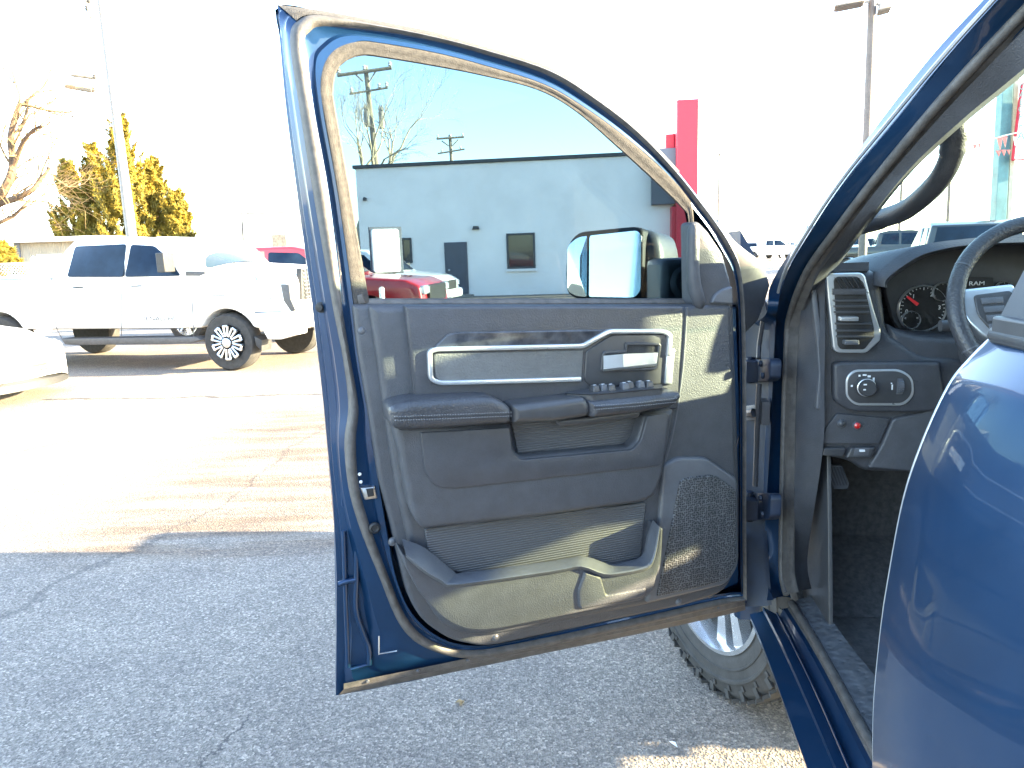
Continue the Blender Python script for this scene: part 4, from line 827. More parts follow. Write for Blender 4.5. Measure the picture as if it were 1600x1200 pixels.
for q in ([(.22, 1.36), (-.80, 2.02), (-.9, 2.02), (.02, 1.37)], [(-1.02, 1.38), (-1.06, 2.02), (-1.2, 2.02), (-1.16, 1.38)], [(-2.2, 1.38), (-2.2, 2.02), (-2.4, 2.02), (-2.4, 1.38)]): g.pil(FS, q, 1.80, 1.90, .01, 2, uv=True)
g.make('far_side', M['blue'], TK)
for q in ([(-1.0, 1.53), (-.15, 1.53), (-.15, 2.015), (-1.0, 2.015)], [(-.16, 1.385), (.14, 1.385), (.0, 1.52), (.06, 1.65), (-.16, 1.65)]):
    g = G(); g.pil(FS, q, 1.90, 1.903, .0005, 1, uv=True); g.make('sun_blocker', M['pvc'], TK)  # added panels on the unseen far window, shaped to block sun from the door
g = G(); g.pil(Fr(T(-2.4, 0, 0), TR, UP, -TF), [(.02, .5), (1.98, .5), (1.98, 1.4), (1.8, 2.03), (.2, 2.03), (.02, 1.4)], 0, .05, .02, 2, uv=True); g.make('cab_rear_wall', M['blue'], TK)
wc = .63
ta = math.acos((.42-wc)/.5)
def nose_outline(x0): return [(x0, 1.30), (1.45, 1.24), (1.68, 1.16), (1.76, .9), (1.78, .62)]+[(wc+.5*math.cos(t), .43+.5*math.sin(t)) for t in [ta*i/10 for i in range(11)]]
g = G(); g.pil(Fr(T(0, 0, 0), TF, UP, TR), nose_outline(.42)[::1], 1.0, 2.02, .07, 4, uv=True); g.pil(Fr(T(0, 2, 0), TF, UP, -TR), nose_outline(.42), 1.0, 2.02, .07, 4, uv=True)
g.pil(Fr(T(0, 0, 0), TF, UP, TR), [(.09, .5), (.09, 1.36), (.42, 1.30), (.42, .885), (.3, .81), (.2, .69), (.16, .555), (.09, .555)][1:], 1.94, 2.02, .02, 2, uv=True); g.pil(Fr(T(0, 2, 0), TF, UP, -TR), [(.10, .5), (.12, 1.34), (.42, 1.30), (.42, .885), (.3, .81), (.2, .69), (.145, .5)], 1.94, 2.015, .02, 2, uv=True)
g.make('nose_and_hood', M['blue'], TK, smooth=50)
g = G(); g.box(T(1.93, 1.0, .66), (1.98, .3, .26), (TR, TF, UP)); g.make('front_bumper', M['chrome'], TK, bevel=.05)
g = G(); g.box(T(1.76, 1.0, .98), (1.3, .1, .36), (TR, TF, UP)); g.make('front_grille', M['black'], TK, bevel=.03)
quadpart('cowl', M['plastic'], [T(.45, .1, 1.31), T(.45, 1.9, 1.31), T(.16, 1.9, 1.40), T(.16, .1, 1.40)], .03)
g = G()
for fr2 in (Fr(T(0, 0, 0), TF, UP, TR), Fr(T(0, 2, 0), TF, UP, -TR)): g.pil(fr2, arcs([(-4.15, .55), (-4.15, 1.42), (-2.45, 1.42), (-2.45, .55)], (-3.15,), .42, .55), 1.9, 2.02, .04, 3, uv=True)
g.box(T(-3.3, 1, .95), (1.7, 1.85, .08), (TF, TR, UP)); g.box(T(-4.13, 1, 1.15), (.07, 1.9, .55), (TF, TR, UP)); g.make('cargo_bed', M['blue'], TK)
g = G(); g.box(T(-1.2, 1.0, .47), (5.2, .4, .12), (TF, TR, UP)); g.box(T(-1.2, 1.5, .56), (5.0, .12, .06), (TF, TR, UP)); g.box(T(-1.2, .5, .53), (5.0, .12, .06), (TF, TR, UP)); g.make('chassis', M['black'], TK)
g = G(); g.pil(FS, [(-1.03, 1.38), (.17, 1.36), (-.82, 2.0), (-1.05, 2.0)], 1.868, 1.873, .0005, 1, uv=True); g.make('far_window_glass', M['farglass'], TK)
# ---------------- wheels
def truck_wheel(a, b, steer, det=True):
    c = T(a, b, .43); fw = azdir(7+steer); outn = azdir(7+steer-90) if b < 1 else azdir(7+steer+90); g = G(); r = .43; h = .14; R0 = .268
    g.lathe(c, outn, [(R0, -h), (r*.9, -h), (r*.985, -h*.82), (r, -h*.6), (r, h*.6), (r*.985, h*.84), (r*.93, h*.98), (r*.86, h*1.0), (r*.85, h*1.04), (r*.83, h*1.04), (r*.82, h*1.0), (r*.76, h*1.0), (r*.755, h*1.02), (r*.745, h*1.02), (r*.74, h*.99), (r*.69, h*.98), (R0, h*.9), (R0-.01, h*.3)], 96)
    tw_ = g.make('wheel', M['tyre'], TK, smooth=50)
    e1 = UP; e2 = np.cross(outn, e1); g = G()
    for i in range(58):
        t = 2*PI*i/58; d = math.cos(t)*e1+math.sin(t)*e2; q = -math.sin(t)*e1+math.cos(t)*e2
        for row, off in ((-.75, 0), (-.25, .5), (.28, 0), (.78, .5)):
            dd = d; t2 = t+off*2*PI/58; d2 = math.cos(t2)*e1+math.sin(t2)*e2; q2 = -math.sin(t2)*e1+math.cos(t2)*e2
            ax2 = outn if row < .7 else (outn*.94-d2*.34)/np.linalg.norm(outn*.94-d2*.34); g.box(c+d2*(r+(.0035 if abs(row) < .5 else -.004))+outn*row*h*1.0, (.033, .056, .012), ((q2*.9+ax2*.43)/np.linalg.norm(q2*.9+ax2*.43), np.cross(d2, (q2*.9+ax2*.43)/np.linalg.norm(q2*.9+ax2*.43)), d2))
        if i % 2 == 0:  # shoulder lugs down the sidewall
            g.box(c+d*(r*.935)+outn*(h*.99), (.02, .008, .034), (q, outn, d)); g.box(c+(math.cos(t+.05)*e1+math.sin(t+.05)*e2)*(r*.885)+outn*h*1.01, (.012, .006, .018), (q, outn, d))
    g.make('tread_blocks', M['tyre'], tw_)
    g = G(); g.lathe(c, outn, [(R0*.985, -h), (R0*.985, h*.2), (R0+.006, h*.75), (R0+.008, h*.97), (R0-.006, h*.99), (R0-.02, h*.6), (R0*.9, h*.2), (R0*.85, -h*.5), (R0*.98, -h)], 64)
    for i in range(6):
        t = 2*PI*i/6+.35; d = math.cos(t)*e1+math.sin(t)*e2; q = -math.sin(t)*e1+math.cos(t)*e2
        for s2 in (-1, 1):
            A_, B_, C_, D_ = c+outn*h*.55+d*.055+q*s2*.012, c+outn*h*.72+d*(R0*.95)+q*s2*.022, c+outn*h*.72+d*(R0*.93)+q*s2*.078, c+outn*h*.55+d*.06+q*s2*.036
            k = [A_, B_, C_, D_]; g.add(k+[p-outn*.045 for p in k], [(0, 1, 2, 3), (7, 6, 5, 4), (0, 4, 5, 1), (1, 5, 6, 2), (2, 6, 7, 3), (3, 7, 4, 0)])
    g.lathe(c, outn, [(.085, h*.1), (.085, h*.62), (.06, h*.72), (.04, h*.74), (.001, h*.74)], 32); g.make('rim', M['alloy'], tw_, smooth=30)
    g = G(); g.lathe(c, outn, [(.05, -h*.6), (R0*.83, -h*.6), (R0*.83, -h*.4), (.05, -h*.4)], 32); g.make('brake_disc', M['black'], tw_)
truck_wheel(.62, .10, -27); truck_wheel(.76, 1.86, -27); truck_wheel(-3.15, .12, 0); truck_wheel(-3.15, 1.88, 0)
# ---------------- rear door, closed, seen at a grazing angle beside the camera
E_ = [(.02, .52), (-.02, .60), (-.05, .74), (-.063, .88), (-.07, 1.0), (-.068, 1.1), (-.063, 1.17), (-.052, 1.267), (-.036, 1.333), (-.014, 1.393), (.004, 1.42), (.022, 1.441)]
RD = grp('rear_door'); E2 = catmull([np.array(e) for e in E_], 6)
def redge(a, db=0): return [T(a, b+db, z) for b, z in E2]
g = G(); rs = [redge(-1.076, .05), redge(-1.074, .012), redge(-1.076, .003), redge(-1.082, 0)]+[redge(-1.082-i*.13, .0) for i in range(1, 11)]; g.loft(rs); g.make('door_skin', M['blue'], RD, smooth=60)
g = G(); g.tube([p-TR*.0005+TF*.002 for p in redge(-1.076, .006)], .003, 6); g.make('hem_highlight', M['silver'], RD)  # silver colour paints the highlight along the blue hem
g = G(); g.tube([T(-1.085, .028, 1.449), T(-2.35, .028, 1.449)], .011, 8); g.box(T(-1.72, .03, 1.455), (1.26, .022, .028), (TF, TR, UP)); g.make('belt_moulding', M['smooth'], RD, bevel=.003)
up = [(.03, 1.468), (.055, 1.53), (.12, 1.72), (.19, 1.96)]
def us(a0, a1, nm, mt, db=0, th=.02):
    g = G(); r1 = [T(a0, b+db, z) for b, z in up]; r2 = [T(a1, b+db, z) for b, z in up]; g.loft([[p+TR*th for p in r1], r1, r2, [p+TR*th for p in r2]]); g.make(nm, mt, RD)
us(-1.085, -1.20, 'pillar_applique', M['smooth']); us(-1.203, -2.2, 'window_glass', M['wind'], .008, .004); us(-2.2, -2.33, 'quarter_frame', M['smooth'])
# ---------------- seats (mostly outside the frame, they shade the cabin)
for b in (.5, 1.48):
    g = G(); g.box(T(-.95, b, .86), (.55, .52, .2), (TF, TR, UP)); g.box(T(-1.32, b, 1.2), (.17, .5, .72), (TF*.97+UP*.24, TR, UP*.97-TF*.24)); g.box(T(-1.42, b, 1.66), (.1, .28, .18), (TF, TR, UP)); g.make('seat', M['leather'], TK, bevel=.04)
# ---------------- dashboard
DB = grp('dashboard')
def dp(nm, a, pts, t, mt, r=.004, fil=0, par=None, back=.0, seg=3):
    """panel facing rearward: front face on plane a, thickness t forward"""
    g = G(); g.pil(FORE(a), pts, -t, 0, r, seg, fil=fil); return g.make(nm, mt, par or DB, smooth=45)
dp('dash_face', -.10, [(1262, 452), (1290, 424), (1360, 420), (1378, 432), (1388, 520), (1440, 556), (1760, 575), (1800, 770), (1470, 742), (1350, 738), (1330, 722), (1286, 714), (1276, 640), (1281, 590)], .10, M['plastic2'], .02, 14)
dp('end_strip', -.118, [(1267, 450), (1275, 447), (1285, 530), (1288, 580), (1284, 640), (1275, 640), (1280, 580), (1276, 530)], .02, M['greyp'], .003, 4)
# top pad with binnacle brow
inner = [(1386, 450), (1391, 436), (1438, 404), (1480, 391), (1530, 384), (1610, 381), (1700, 384), (1800, 400)]
outer = [(1369, 446), (1374, 424), (1410, 396), (1450, 381), (1500, 374), (1560, 369), (1640, 366), (1760, 380)]
ci = catmull([np.array(p) for p in inner], 6); cu = catmull([np.array(p) for p in outer], 6)
r_in = [FORE(.05).p3(x, y+1) for x, y in ci]; r_in2 = [FORE(-.12).p3(x, y) for x, y in ci]; r_lip = [FORE(-.135).p3(x*.8+u*.2, y*.8+v*.2) for (x, y), (u, v) in zip(ci, cu)]; r_o = [FORE(-.12).p3(x, y) for x, y in cu]; r_b = [p+TF*.42-UP*.03 for p in r_o]
g = G(); g.loft([r_in, r_in2, r_lip, r_o, r_b]); g.make('binnacle_brow', M['plastic2'], DB, smooth=60)
quadpart('dash_top', M['plastic2'], [T(-.1, .118, 1.480), T(.28, .12, 1.45), T(.28, .245, 1.45), T(-.1, .235, 1.480)], .02, DB); quadpart('dash_rear_shelf', M['plastic2'], [T(.08, .24, 1.47), T(.28, .24, 1.45), T(.28, 1.88, 1.45), T(.08, 1.88, 1.47)], .02, DB)
g = G(); g.box(T(.02, 1.3, 1.25), (.26, 1.1, .5), (TF, TR, UP)); g.make('dash_far_half', M['plastic2'], DB, bevel=.05)
dp('cluster_face', .05, [(1382, 448), (1392, 432), (1440, 400), (1530, 380), (1700, 380), (1760, 560), (1560, 562), (1440, 530), (1408, 520), (1396, 500)], .02, M['smooth'], .002, 4)
dp('cluster_lower_lip', -.09, [(1388, 505), (1402, 514), (1440, 524), (1560, 530), (1700, 545), (1700, 620), (1388, 590)], .12, M['plastic2'], .02, 8)
def gauge(x, y, r, a, ring=M['silver'], ticks=0, nums=None, t0=210, t1=-30):
    f = FORE(a); u, v = f.px(x, y); u2, _ = f.px(x+r, y); R = abs(u2-u); c = f.pt(u, v); g = G(); n = -TF
    g.lathe(c, n, [(R, -.006), (R, .004), (R*.965, .007), (R*.93, .002), (R*.93, 0)], 40); d = g.make('gauge', ring, DB, smooth=50)
    g = G(); g.lathe(c, n, [(R*.93, .001), (.001, .001)], 40); g.make('dial', M['black'], d)
    if ticks:
        g = G()
        for i in range(ticks):
            t = math.radians(t0+(t1-t0)*i/(ticks-1)); e = TR*math.cos(t)+UP*math.sin(t); q = -TR*math.sin(t)+UP*math.cos(t); big = i % 4 == 0
            g.box(c+n*.002+e*R*(.84 if big else .87), (R*(.12 if big else .06), R*.025, .001), (e, q, n))
        g.make('scale', M['mark'], d)
    if nums:
        for ch, t in nums: t = math.radians(t); text('lettering', ch, f, u+R*.66*math.cos(t), v+R*.66*math.sin(t), .003, R*.24, M['mark'], d)
    return f, u, v, R, c, d
f, u, v, R, c, d = gauge(1441, 482, 39, .035, ticks=25, nums=[('0', 190), ('1', 128), ('2', 62), ('3', 2)])
g = G(); t = math.radians(142); e = TR*math.cos(t)+UP*math.sin(t); q = -TR*math.sin(t)+UP*math.cos(t); p0 = c-TF*.006+e*R*.06; p1 = c-TF*.006+e*R*.86; p0 = c-TF*.006+e*R*.28; g.add([p0-q*.004, p0+q*.004, p1+q*.0022, p1-q*.0022, p0-q*.004+TF*.002, p0+q*.004+TF*.002, p1+q*.0022+TF*.002, p1-q*.0022+TF*.002], [(0, 1, 2, 3), (4, 5, 6, 7), (0, 1, 5, 4), (1, 2, 6, 5), (2, 3, 7, 6), (3, 0, 4, 7)]); g.make('needle', M['redneedle'], d)
gauge(1472, 456, 15, .03, ticks=9, nums=[('F', 30), ('E', 150)]); gauge(1423, 500, 15, .03, ticks=9, nums=[('H', 20), ('C', 160)]); gauge(1568, 453, 14, .03, ticks=9); gauge(1622, 478, 36, .035, ticks=25)
cl = dp('cluster_screen', .03, [(1514, 432), (1552, 434), (1555, 486), (1514, 484)], .005, M['black'], .001)
f = FORE(.0285); u, v = f.px(1526, 443); text('lettering', 'RAM', f, u, v, 0, .014, M['mark'], cl, 1.3)
u, v = f.px(1529, 457); text('lettering', '1500', f, u, v, 0, .009, M['mark'], cl); u, v = f.px(1526, 471); text('lettering', 'P', f, u, v, 0, .010, M['mark'], cl)
# air vent
vt = dp('air_vent', -.125, [(1290, 432, 3), (1299, 427, 3), (1346, 426, 4), (1353, 432, 3), (1366, 484, 8), (1377, 518, 5), (1376, 532, 4), (1354, 552, 6), (1310, 552, 5), (1302, 546, 4)], .02, M['silver'], .004)
g = G(); g.pil(FORE(-.1275), [(1303, 437, 3), (1309, 432, 3), (1340, 432, 4), (1350, 442, 3), (1357, 472, 4), (1366, 514, 4), (1365, 528, 4), (1351, 546, 4), (1314, 546, 4), (1309, 540, 3)], -.01, 0, .0015, 2); vb = g.make('vent_recess', M['black'], vt)
for y, h_ in ((456, 9), (470, 3), (479, 3), (488, 3), (506, 3), (517, 3), (526, 3)):
    x0 = 1302+(y-456)*.09; x1 = 1354+(y-456)*.17; g = G(); g.pil(FORE(-.137), [(x0, y-h_/2), (x1, y-h_/2), (x1, y+h_/2), (x0, y+h_/2)], -.012, 0, .001, 2); g.make('slat', M['plastic2'] if h_ > 5 else M['smooth'], vt)
g = G(); 
for i in range(5): g.box(FORE(-.131).p3(1310+i*9, 442), (.0012, .01, .030), (TR*.8+UP*.5, TF, UP*.8-TR*.5))
g.make('fins', M['smooth'], vt)
for (x0, x1, y0, y1, mt) in ((1313, 1342, 495, 502, M['silver']), (1320, 1343, 532, 539, M['greyp'])):
    g = G(); g.pil(FORE(-.146), [(x0, y0), (x1, y0), (x1, y1), (x0, y1)], -.02, 0, .002, 2, fil=2); g.make('vent_tab', mt, vt)
# headlight switch and dimmer
sb = dp('switch_panel', -.125, [(1303, 570, 10), (1312, 566, 8), (1470, 566, 6), (1478, 640, 6), (1440, 645, 20), (1330, 644, 14), (1304, 628, 10)], .03, M['plastic2'], .008)
s2 = dp('switch_bezel', -.130, [(1322, 590, 12), (1334, 578, 10), (1408, 577, 14), (1427, 590, 12), (1429, 618, 10), (1414, 634, 10), (1336, 634, 12), (1322, 620, 8)], .02, M['silver'], .002, par=sb)
g = G(); g.pil(FORE(-.1322), [(1325, 591, 10), (1336, 581, 9), (1406, 580, 12), (1424, 592, 10), (1425, 616, 9), (1411, 630, 9), (1337, 630, 10), (1325, 619, 7)], -.004, 0, .001, 2); g.make('switch_face', M['smooth'], sb)
f = FORE(-.133); u, v = f.px(1351, 604); c = f.pt(u, v); k = abs(f.px(1367, 604)[0]-u)
g = G(); g.lathe(c, -TF, [(k, 0), (k*1.0, .006), (k*.86, .012), (k*.82, .024), (k*.74, .027), (.001, .027)], 32); kn = g.make('headlight_knob', M['smooth'], sb)
g = G(); g.lathe(c-TF*.012, -TF, [(k*.9, 0), (k*.93, .002), (k*.86, .003)], 32); g.make('knob_ring', M['silver'], sb)
g = G()
for (x, y, w_, h_) in ((1331, 603, 3, 3), (1343, 587, 3, 3), (1351, 586, 6, 2.5), (1358, 588, 5, 3), (1365, 593, 3, 6), (1352, 601, 5, 2), (1351, 609, 4, 2), (1393, 599, 2, 2), (1394, 605, 2, 8)):
    p = f.p3(x, y, .0285 if abs(x-1351) < 6 and y > 595 else .0008); s1 = abs(f.px(x+w_, y)[0]-f.px(x, y)[0]); s2_ = abs(f.px(x, y+h_)[1]-f.px(x, y)[1]); g.box(p, (s1, .0006, s2_), (TR, TF, UP))
g.make('print', M['mark'], sb)
g = G(); p = f.p3(1404, 603, -.006); g.lathe(p-TR*.006, TR, [(.018, 0), (.018, .012)], 20)
for i in range(20): t = 2*PI*i/20; g.box(p+(-TF*math.cos(t)+UP*math.sin(t))*.018, (.012, .0015, .003), (TR, -TF*math.sin(t)-UP*math.cos(t), -TF*math.cos(t)+UP*math.sin(t)))
g.make('dimmer_wheel', M['greyp'], sb)
# knee panel with two buttons, hood release
kp = dp('knee_panel', -.108, [(1291, 668), (1308, 646), (1392, 654), (1374, 694), (1284, 694)], .02, M['plastic'], .003, 3)
dp('knee_cover', -.112, [(1396, 654), (1440, 645), (1475, 630), (1640, 640), (1640, 742), (1460, 740), (1356, 732), (1378, 696)], .03, M['plastic'], .006, 6)
for (x, y, mt, r_) in ((1314, 661, M['silver'], 8), (1338, 664, M['lampred'], 8)):
    p = FORE(-.109).p3(x, y); g = G(); k = .0095; g.lathe(p, -TF, [(k, 0), (k, .006), (k*.85, .008)], 20); b_ = g.make('push_button', M['greyp'], kp); g = G(); g.lathe(p-TF*.004, -TF, [(k*.8, 0), (k*.8, .004), (k*.5, .007), (.001, .008)], 20); g.make('button_cap', mt if mt is M['lampred'] else M['smooth'], kp)
hr = dp('hood_release', -.118, [(1330, 700), (1368, 699), (1362, 716), (1322, 716)], .025, M['smooth'], .004, 3)
g = G(); g.pil(FORE(-.1185), [(1336, 700), (1359, 700), (1357, 712), (1333, 712)], -.006, 0, .001, 2, fil=2); g.make('release_frame', M['greyp'], hr)
g = G(); g.box(FORE(-.1225).p3(1347, 704), (.012, .004, .005), (TR, TF, UP)); g.make('mark', M['mark'], hr)
dp('left_release', -.114, [(1288, 700), (1322, 700), (1318, 714), (1284, 712)], .02, M['smooth'], .003, 3)
# pedal
f = FORE(-.005); g = G(); g.pil(f, [(1290, 727), (1316, 727), (1328, 757), (1324, 765), (1303, 765)], -.012, 0, .004, 2, fil=3); pd = g.make('brake_pedal', M['greyp'], TK)
g = G()
for i in range(5): g.tube([f.p3(1294+i*4.6, 730, .001), f.p3(1304.5+i*4.6, 758, .001)], .0016, 5)
g.make('pedal_ribs', M['smooth'], pd); g = G(); g.tube([f.p3(1300, 735, -.01), f.p3(1296, 722, -.06), T(.16, .22, 1.2)], .008, 6); g.make('pedal_arm', M['black'], pd)
# steering wheel and column
SW = grp('steering_wheel'); wn = -TF*math.cos(math.radians(24))+UP*math.sin(math.radians(24)); SWF = Fr(T(-.345, .505, 1.405), TR, UP*math.cos(math.radians(24))+TF*math.sin(math.radians(24)), wn)
g = G(); Rw = .185
def ring(a0, a1, n, r_=.0155): return [SWF.pt(Rw*math.cos(t), Rw*math.sin(t)*1.0, 0) for t in [math.radians(a0+(a1-a0)*i/n) for i in range(n+1)]]
g = G(); g.tube(ring(0, 360, 72), .0165, 16, cap=False); g.make('rim', M['leather'], SW, smooth=60)
g = G()
for t in (150, 205, 335, 30):
    g = G(); t = math.radians(t); p = SWF.pt(Rw*math.cos(t), Rw*math.sin(t), 0); d = -SWF.ex*math.sin(t)+SWF.ey*math.cos(t); g.tube([p-d*.0015, p+d*.0015], .0172, 16); g.make('rim_seam', M['greyp'], SW)
g = G(); g.pil(SWF, [(-.075, .05, .02), (.075, .05, .02), (.085, -.04, .03), (.03, -.10, .02), (-.03, -.10, .02), (-.085, -.04, .03)], -.03, .02, .015, 4, uv=True); g.make('airbag_hub', M['plastic'], SW)
for s_ in (-1, 1):
    g = G(); g.pil(SWF, [(s_*.175, .045, .01), (s_*.07, .055, .01), (s_*.07, -.055, .01), (s_*.135, -.06, .02), (s_*.172, -.015, .02)], -.02, .002, .005, 3, uv=True); sp2 = g.make('spoke', M['silver'], SW)
    g = G(); g.pil(SWF, [(s_*.15, .032, .008), (s_*.078, .04, .01), (s_*.078, -.04, .01), (s_*.125, -.045, .012), (s_*.148, -.01, .01)], -.0, .006, .003, 3, uv=True); g.make('spoke_pad', M['smooth'], sp2)
    g = G()
    for i in range(4): g.pil(SWF, [(s_*(.14-.003*i), .024-i*.018), (s_*(.098), .026-i*.018), (s_*.098, .013-i*.018), (s_*(.138-.003*i), .011-i*.018)], 0, .009, .002, 2, uv=True)
    g.make('spoke_button', M['greyp'], sp2)
g = G(); c0 = SWF.pt(0, -.01, -.03); g.tube([c0, c0-wn*.25], [.05, .06], 20); g.make('column_shroud', M['plastic'], SW)
g = G(); q = [c0-wn*.06, c0-wn*.065-TR*.09+UP*.005, c0-wn*.07-TR*.14+UP*.012]; g.tube(q, [.009, .009, .013], 10); g.tube([q[2], q[2]-TR*.035], [.0135, .012], 10); g.make('turn_stalk', M['smooth'], SW)
# ------------------------------------------------------------------ the open front door
FD = grp('front_door'); D = DOOR
st = [ # outer, seal outer, seal inner, blue inner
 ((1168, 946), (1163, 936), (1161, 932), (1158, 925)), ((1166, 820), (1162, 820), (1160, 820), (1156, 820)), ((1166, 650), (1162, 650), (1160, 650), (1156, 650)), ((1164, 500), (1160, 500), (1158, 500), (1154, 500)),
 ((1158, 420), (1153, 422), (1151, 425), (1147, 430)), ((1142, 378), (1138, 382), (1134, 386), (1129, 392)), ((1122, 346), (1117, 350), (1113, 352), (1107, 357)), ((1100, 319), (1096, 321), (1091, 323), (1084, 327)), ((1060, 268), (1055, 270), (1050, 271), (1041, 270)), ((1000, 203), (995, 206), (989, 209), (980, 216)),
 ((930, 148), (926, 152), (921, 157), (912, 167)), ((860, 105), (857, 110), (853, 116), (848, 131)), ((760, 74), (758, 79), (756, 84), (752, 101)), ((680, 51), (680, 59), (680, 64), (677, 82)), ((600, 35), (600, 42), (599, 49), (597, 68)), ((505, 18), (500, 23), (508, 41), (560, 66)),
 ((434, 9), (464, 33), (484, 50), (523, 88)), ((437, 60), (453, 66), (476, 72), (504, 118)), ((447, 169), (468, 169), (490, 169), (505, 169)), ((464, 300), (489, 300), (513, 300), (528, 300)), ((488, 475), (519, 475), (534, 475), (553, 475)),
 ((498, 562), (536, 562), (548, 562), (562, 562)), ((506, 635), (544, 635), (560, 635), (575, 640)), ((511, 690), (538, 690), (556, 690), (582, 690)), ((518, 760), (544, 760), (561, 760), (593, 755)), ((523, 825), (562, 825), (578, 822), (606, 835)), ((526, 900), (592, 900), (603, 890), (620, 905)),
 ((526, 985), (624, 975), (634, 963), (645, 960)), ((525, 1087), (665, 1012), (672, 1000), (692, 998)), ((640, 1065), (735, 1028), (735, 1016), (748, 1009)), ((800, 1030), (830, 1013), (830, 1001), (828, 996)), ((1000, 985), (990, 978), (990, 967), (990, 958)), ((1130, 955), (1118, 947), (1117, 938), (1112, 930)), ((1168, 946), (1163, 936), (1161, 932), (1158, 925))]
def drail(k, w, s=5, mixk=None, t=0):
    q = []
    for s_ in st:
        p = np.array(s_[k], float)
        if mixk is not None: p = p*(1-t)+np.array(s_[mixk], float)*t
        q.append(p)
    # sharp outer corners kept by linear interpolation on the outer rail
    c = []
    if k == 0 and mixk is None:
        for i in range(len(q)-1):
            for j in range(s): c.append(q[i]+(q[i+1]-q[i])*j/s)
        c.append(q[-1])
    else: c = catmull(q, s)
    return [D.p3(x, y, w) for x, y in c]
def off(r, w): return [p+D.en*w for p in r]
o0 = drail(0, 0)
g = G(); g.loft([off(o0, -.012), off(o0, -.012+.009), o0, drail(0, .002, mixk=1, t=.16), drail(0, .020, mixk=1, t=.24), drail(0, .026, mixk=1, t=.50), drail(0, .046, mixk=1, t=.66), drail(0, .052, mixk=1, t=.9), drail(1, .054)]); g.make('shell_flange', M['blue'], FD, smooth=32)
g = G(); s1, s2 = drail(1, .054), drail(2, .062); mid = [(a*.5+b*.5)+D.en*.013 for a, b in zip(s1, s2)]
g.loft([s1, [(a*.8+b*.2)+D.en*.010 for a, b in zip(s1, s2)], mid, [(a*.2+b*.8)+D.en*.008 for a, b in zip(s1, s2)], s2]); g.make('door_weatherstrip', M['rubber'], FD, smooth=70)
g = G(); g.loft([s2, drail(2, .060, mixk=3, t=.15), drail(2, .058, mixk=3, t=.5), drail(2, .066, mixk=3, t=.62), drail(2, .068, mixk=3, t=.95), drail(3, .062)]); g.make('inner_panel', M['blue'], FD, smooth=32)
g = G(); i0, i1 = 8*5, 16*5+1; g.loft([off(o0, -.008)[i0:i1], off(o0, .006)[i0:i1], [p+D.en*.006 for p in drail(0, .022, mixk=1, t=.3)[i0:i1]], [p+D.en*.004 for p in drail(0, .046, mixk=1, t=.62)[i0:i1]], drail(0, .058, mixk=1, t=.96)[i0:i1]]); g.make('roof_rail_seal', M['felt'], FD, smooth=50)
# outer skin and lower carcass
lo_ = [(488, 475), (1160, 475), (1166, 500), (1166, 940), (525, 1080), (526, 985), (523, 825), (506, 635)]
g = G(); g.pil(D, lo_, -.03, -.012, .008, 2); g.make('outer_skin', M['blue'], FD)
g = G(); g.pil(D, [(560, 480), (1150, 480), (1156, 640), (1154, 910), (1110, 932), (828, 990), (748, 1004), (700, 994), (655, 955), (625, 890), (600, 780)], -.01, .066, .003, 2); g.make('carcass', M['blue'], FD)
for pth, r_ in (([(557, 860), (557, 905), (556, 950), (566, 985), (576, 1012), (577, 1038)], .006), ([(537, 830), (539, 900), (541, 960), (544, 1042)], .005), ([(529, 913), (540, 909), (556, 906)], .006), ([(548, 1046), (577, 1038)], .004), ([(499, 300), (513, 475), (527, 562), (536, 640), (532, 700), (536, 790)], .004)):
    g = G(); g.tube([D.p3(x, y, .026 if r_ < .0055 else .032) for x, y in catmull([np.array(p, float) for p in pth], 5)], r_, 10); g.make('pressed_ridge', M['blue'], FD, smooth=80)
# blue corner stampings of the shut face
g = G(); g.tube([D.p3(592, 994, .058), D.p3(592, 1022, .056), D.p3(620, 1017, .056)], .0016, 5); g.make('stamped_mark', M['silver'], FD)
# bottom rubber blade
def pl(pts, w, n=6): return [D.p3(x, y, w) for x, y in catmull([np.array(p) for p in pts], n)]
b1 = [(537, 1068), (690, 1037), (850, 1003), (1010, 971), (1120, 948), (1163, 937)]; b2 = [(537, 1077), (690, 1046), (850, 1013), (1010, 980), (1120, 956), (1164, 945)]; b3 = [(529, 1086), (690, 1054), (850, 1021), (1010, 988), (1120, 964), (1165, 953)]
g = G(); g.loft([pl(b1, .03), pl(b1, .062), pl(b2, .058), [p-UP*.002 for p in pl(b2, .050)], pl(b2, .048), pl(b3, .040), pl(b3, .0)]); g.make('bottom_seal', M['rubber'], FD, smooth=30)
for i in range(8):
    t = .06+i*.125; x = 537+(1163-537)*t; y = 1072-(1072-941)*t
    if i == 0: gcl = G()
    gcl.lathe(D.p3(x, y, .061), D.en, [(.004, 0), (.003, .003), (.001, .003)], 8)
gcl.make('seal_clips', M['greyp'], FD)
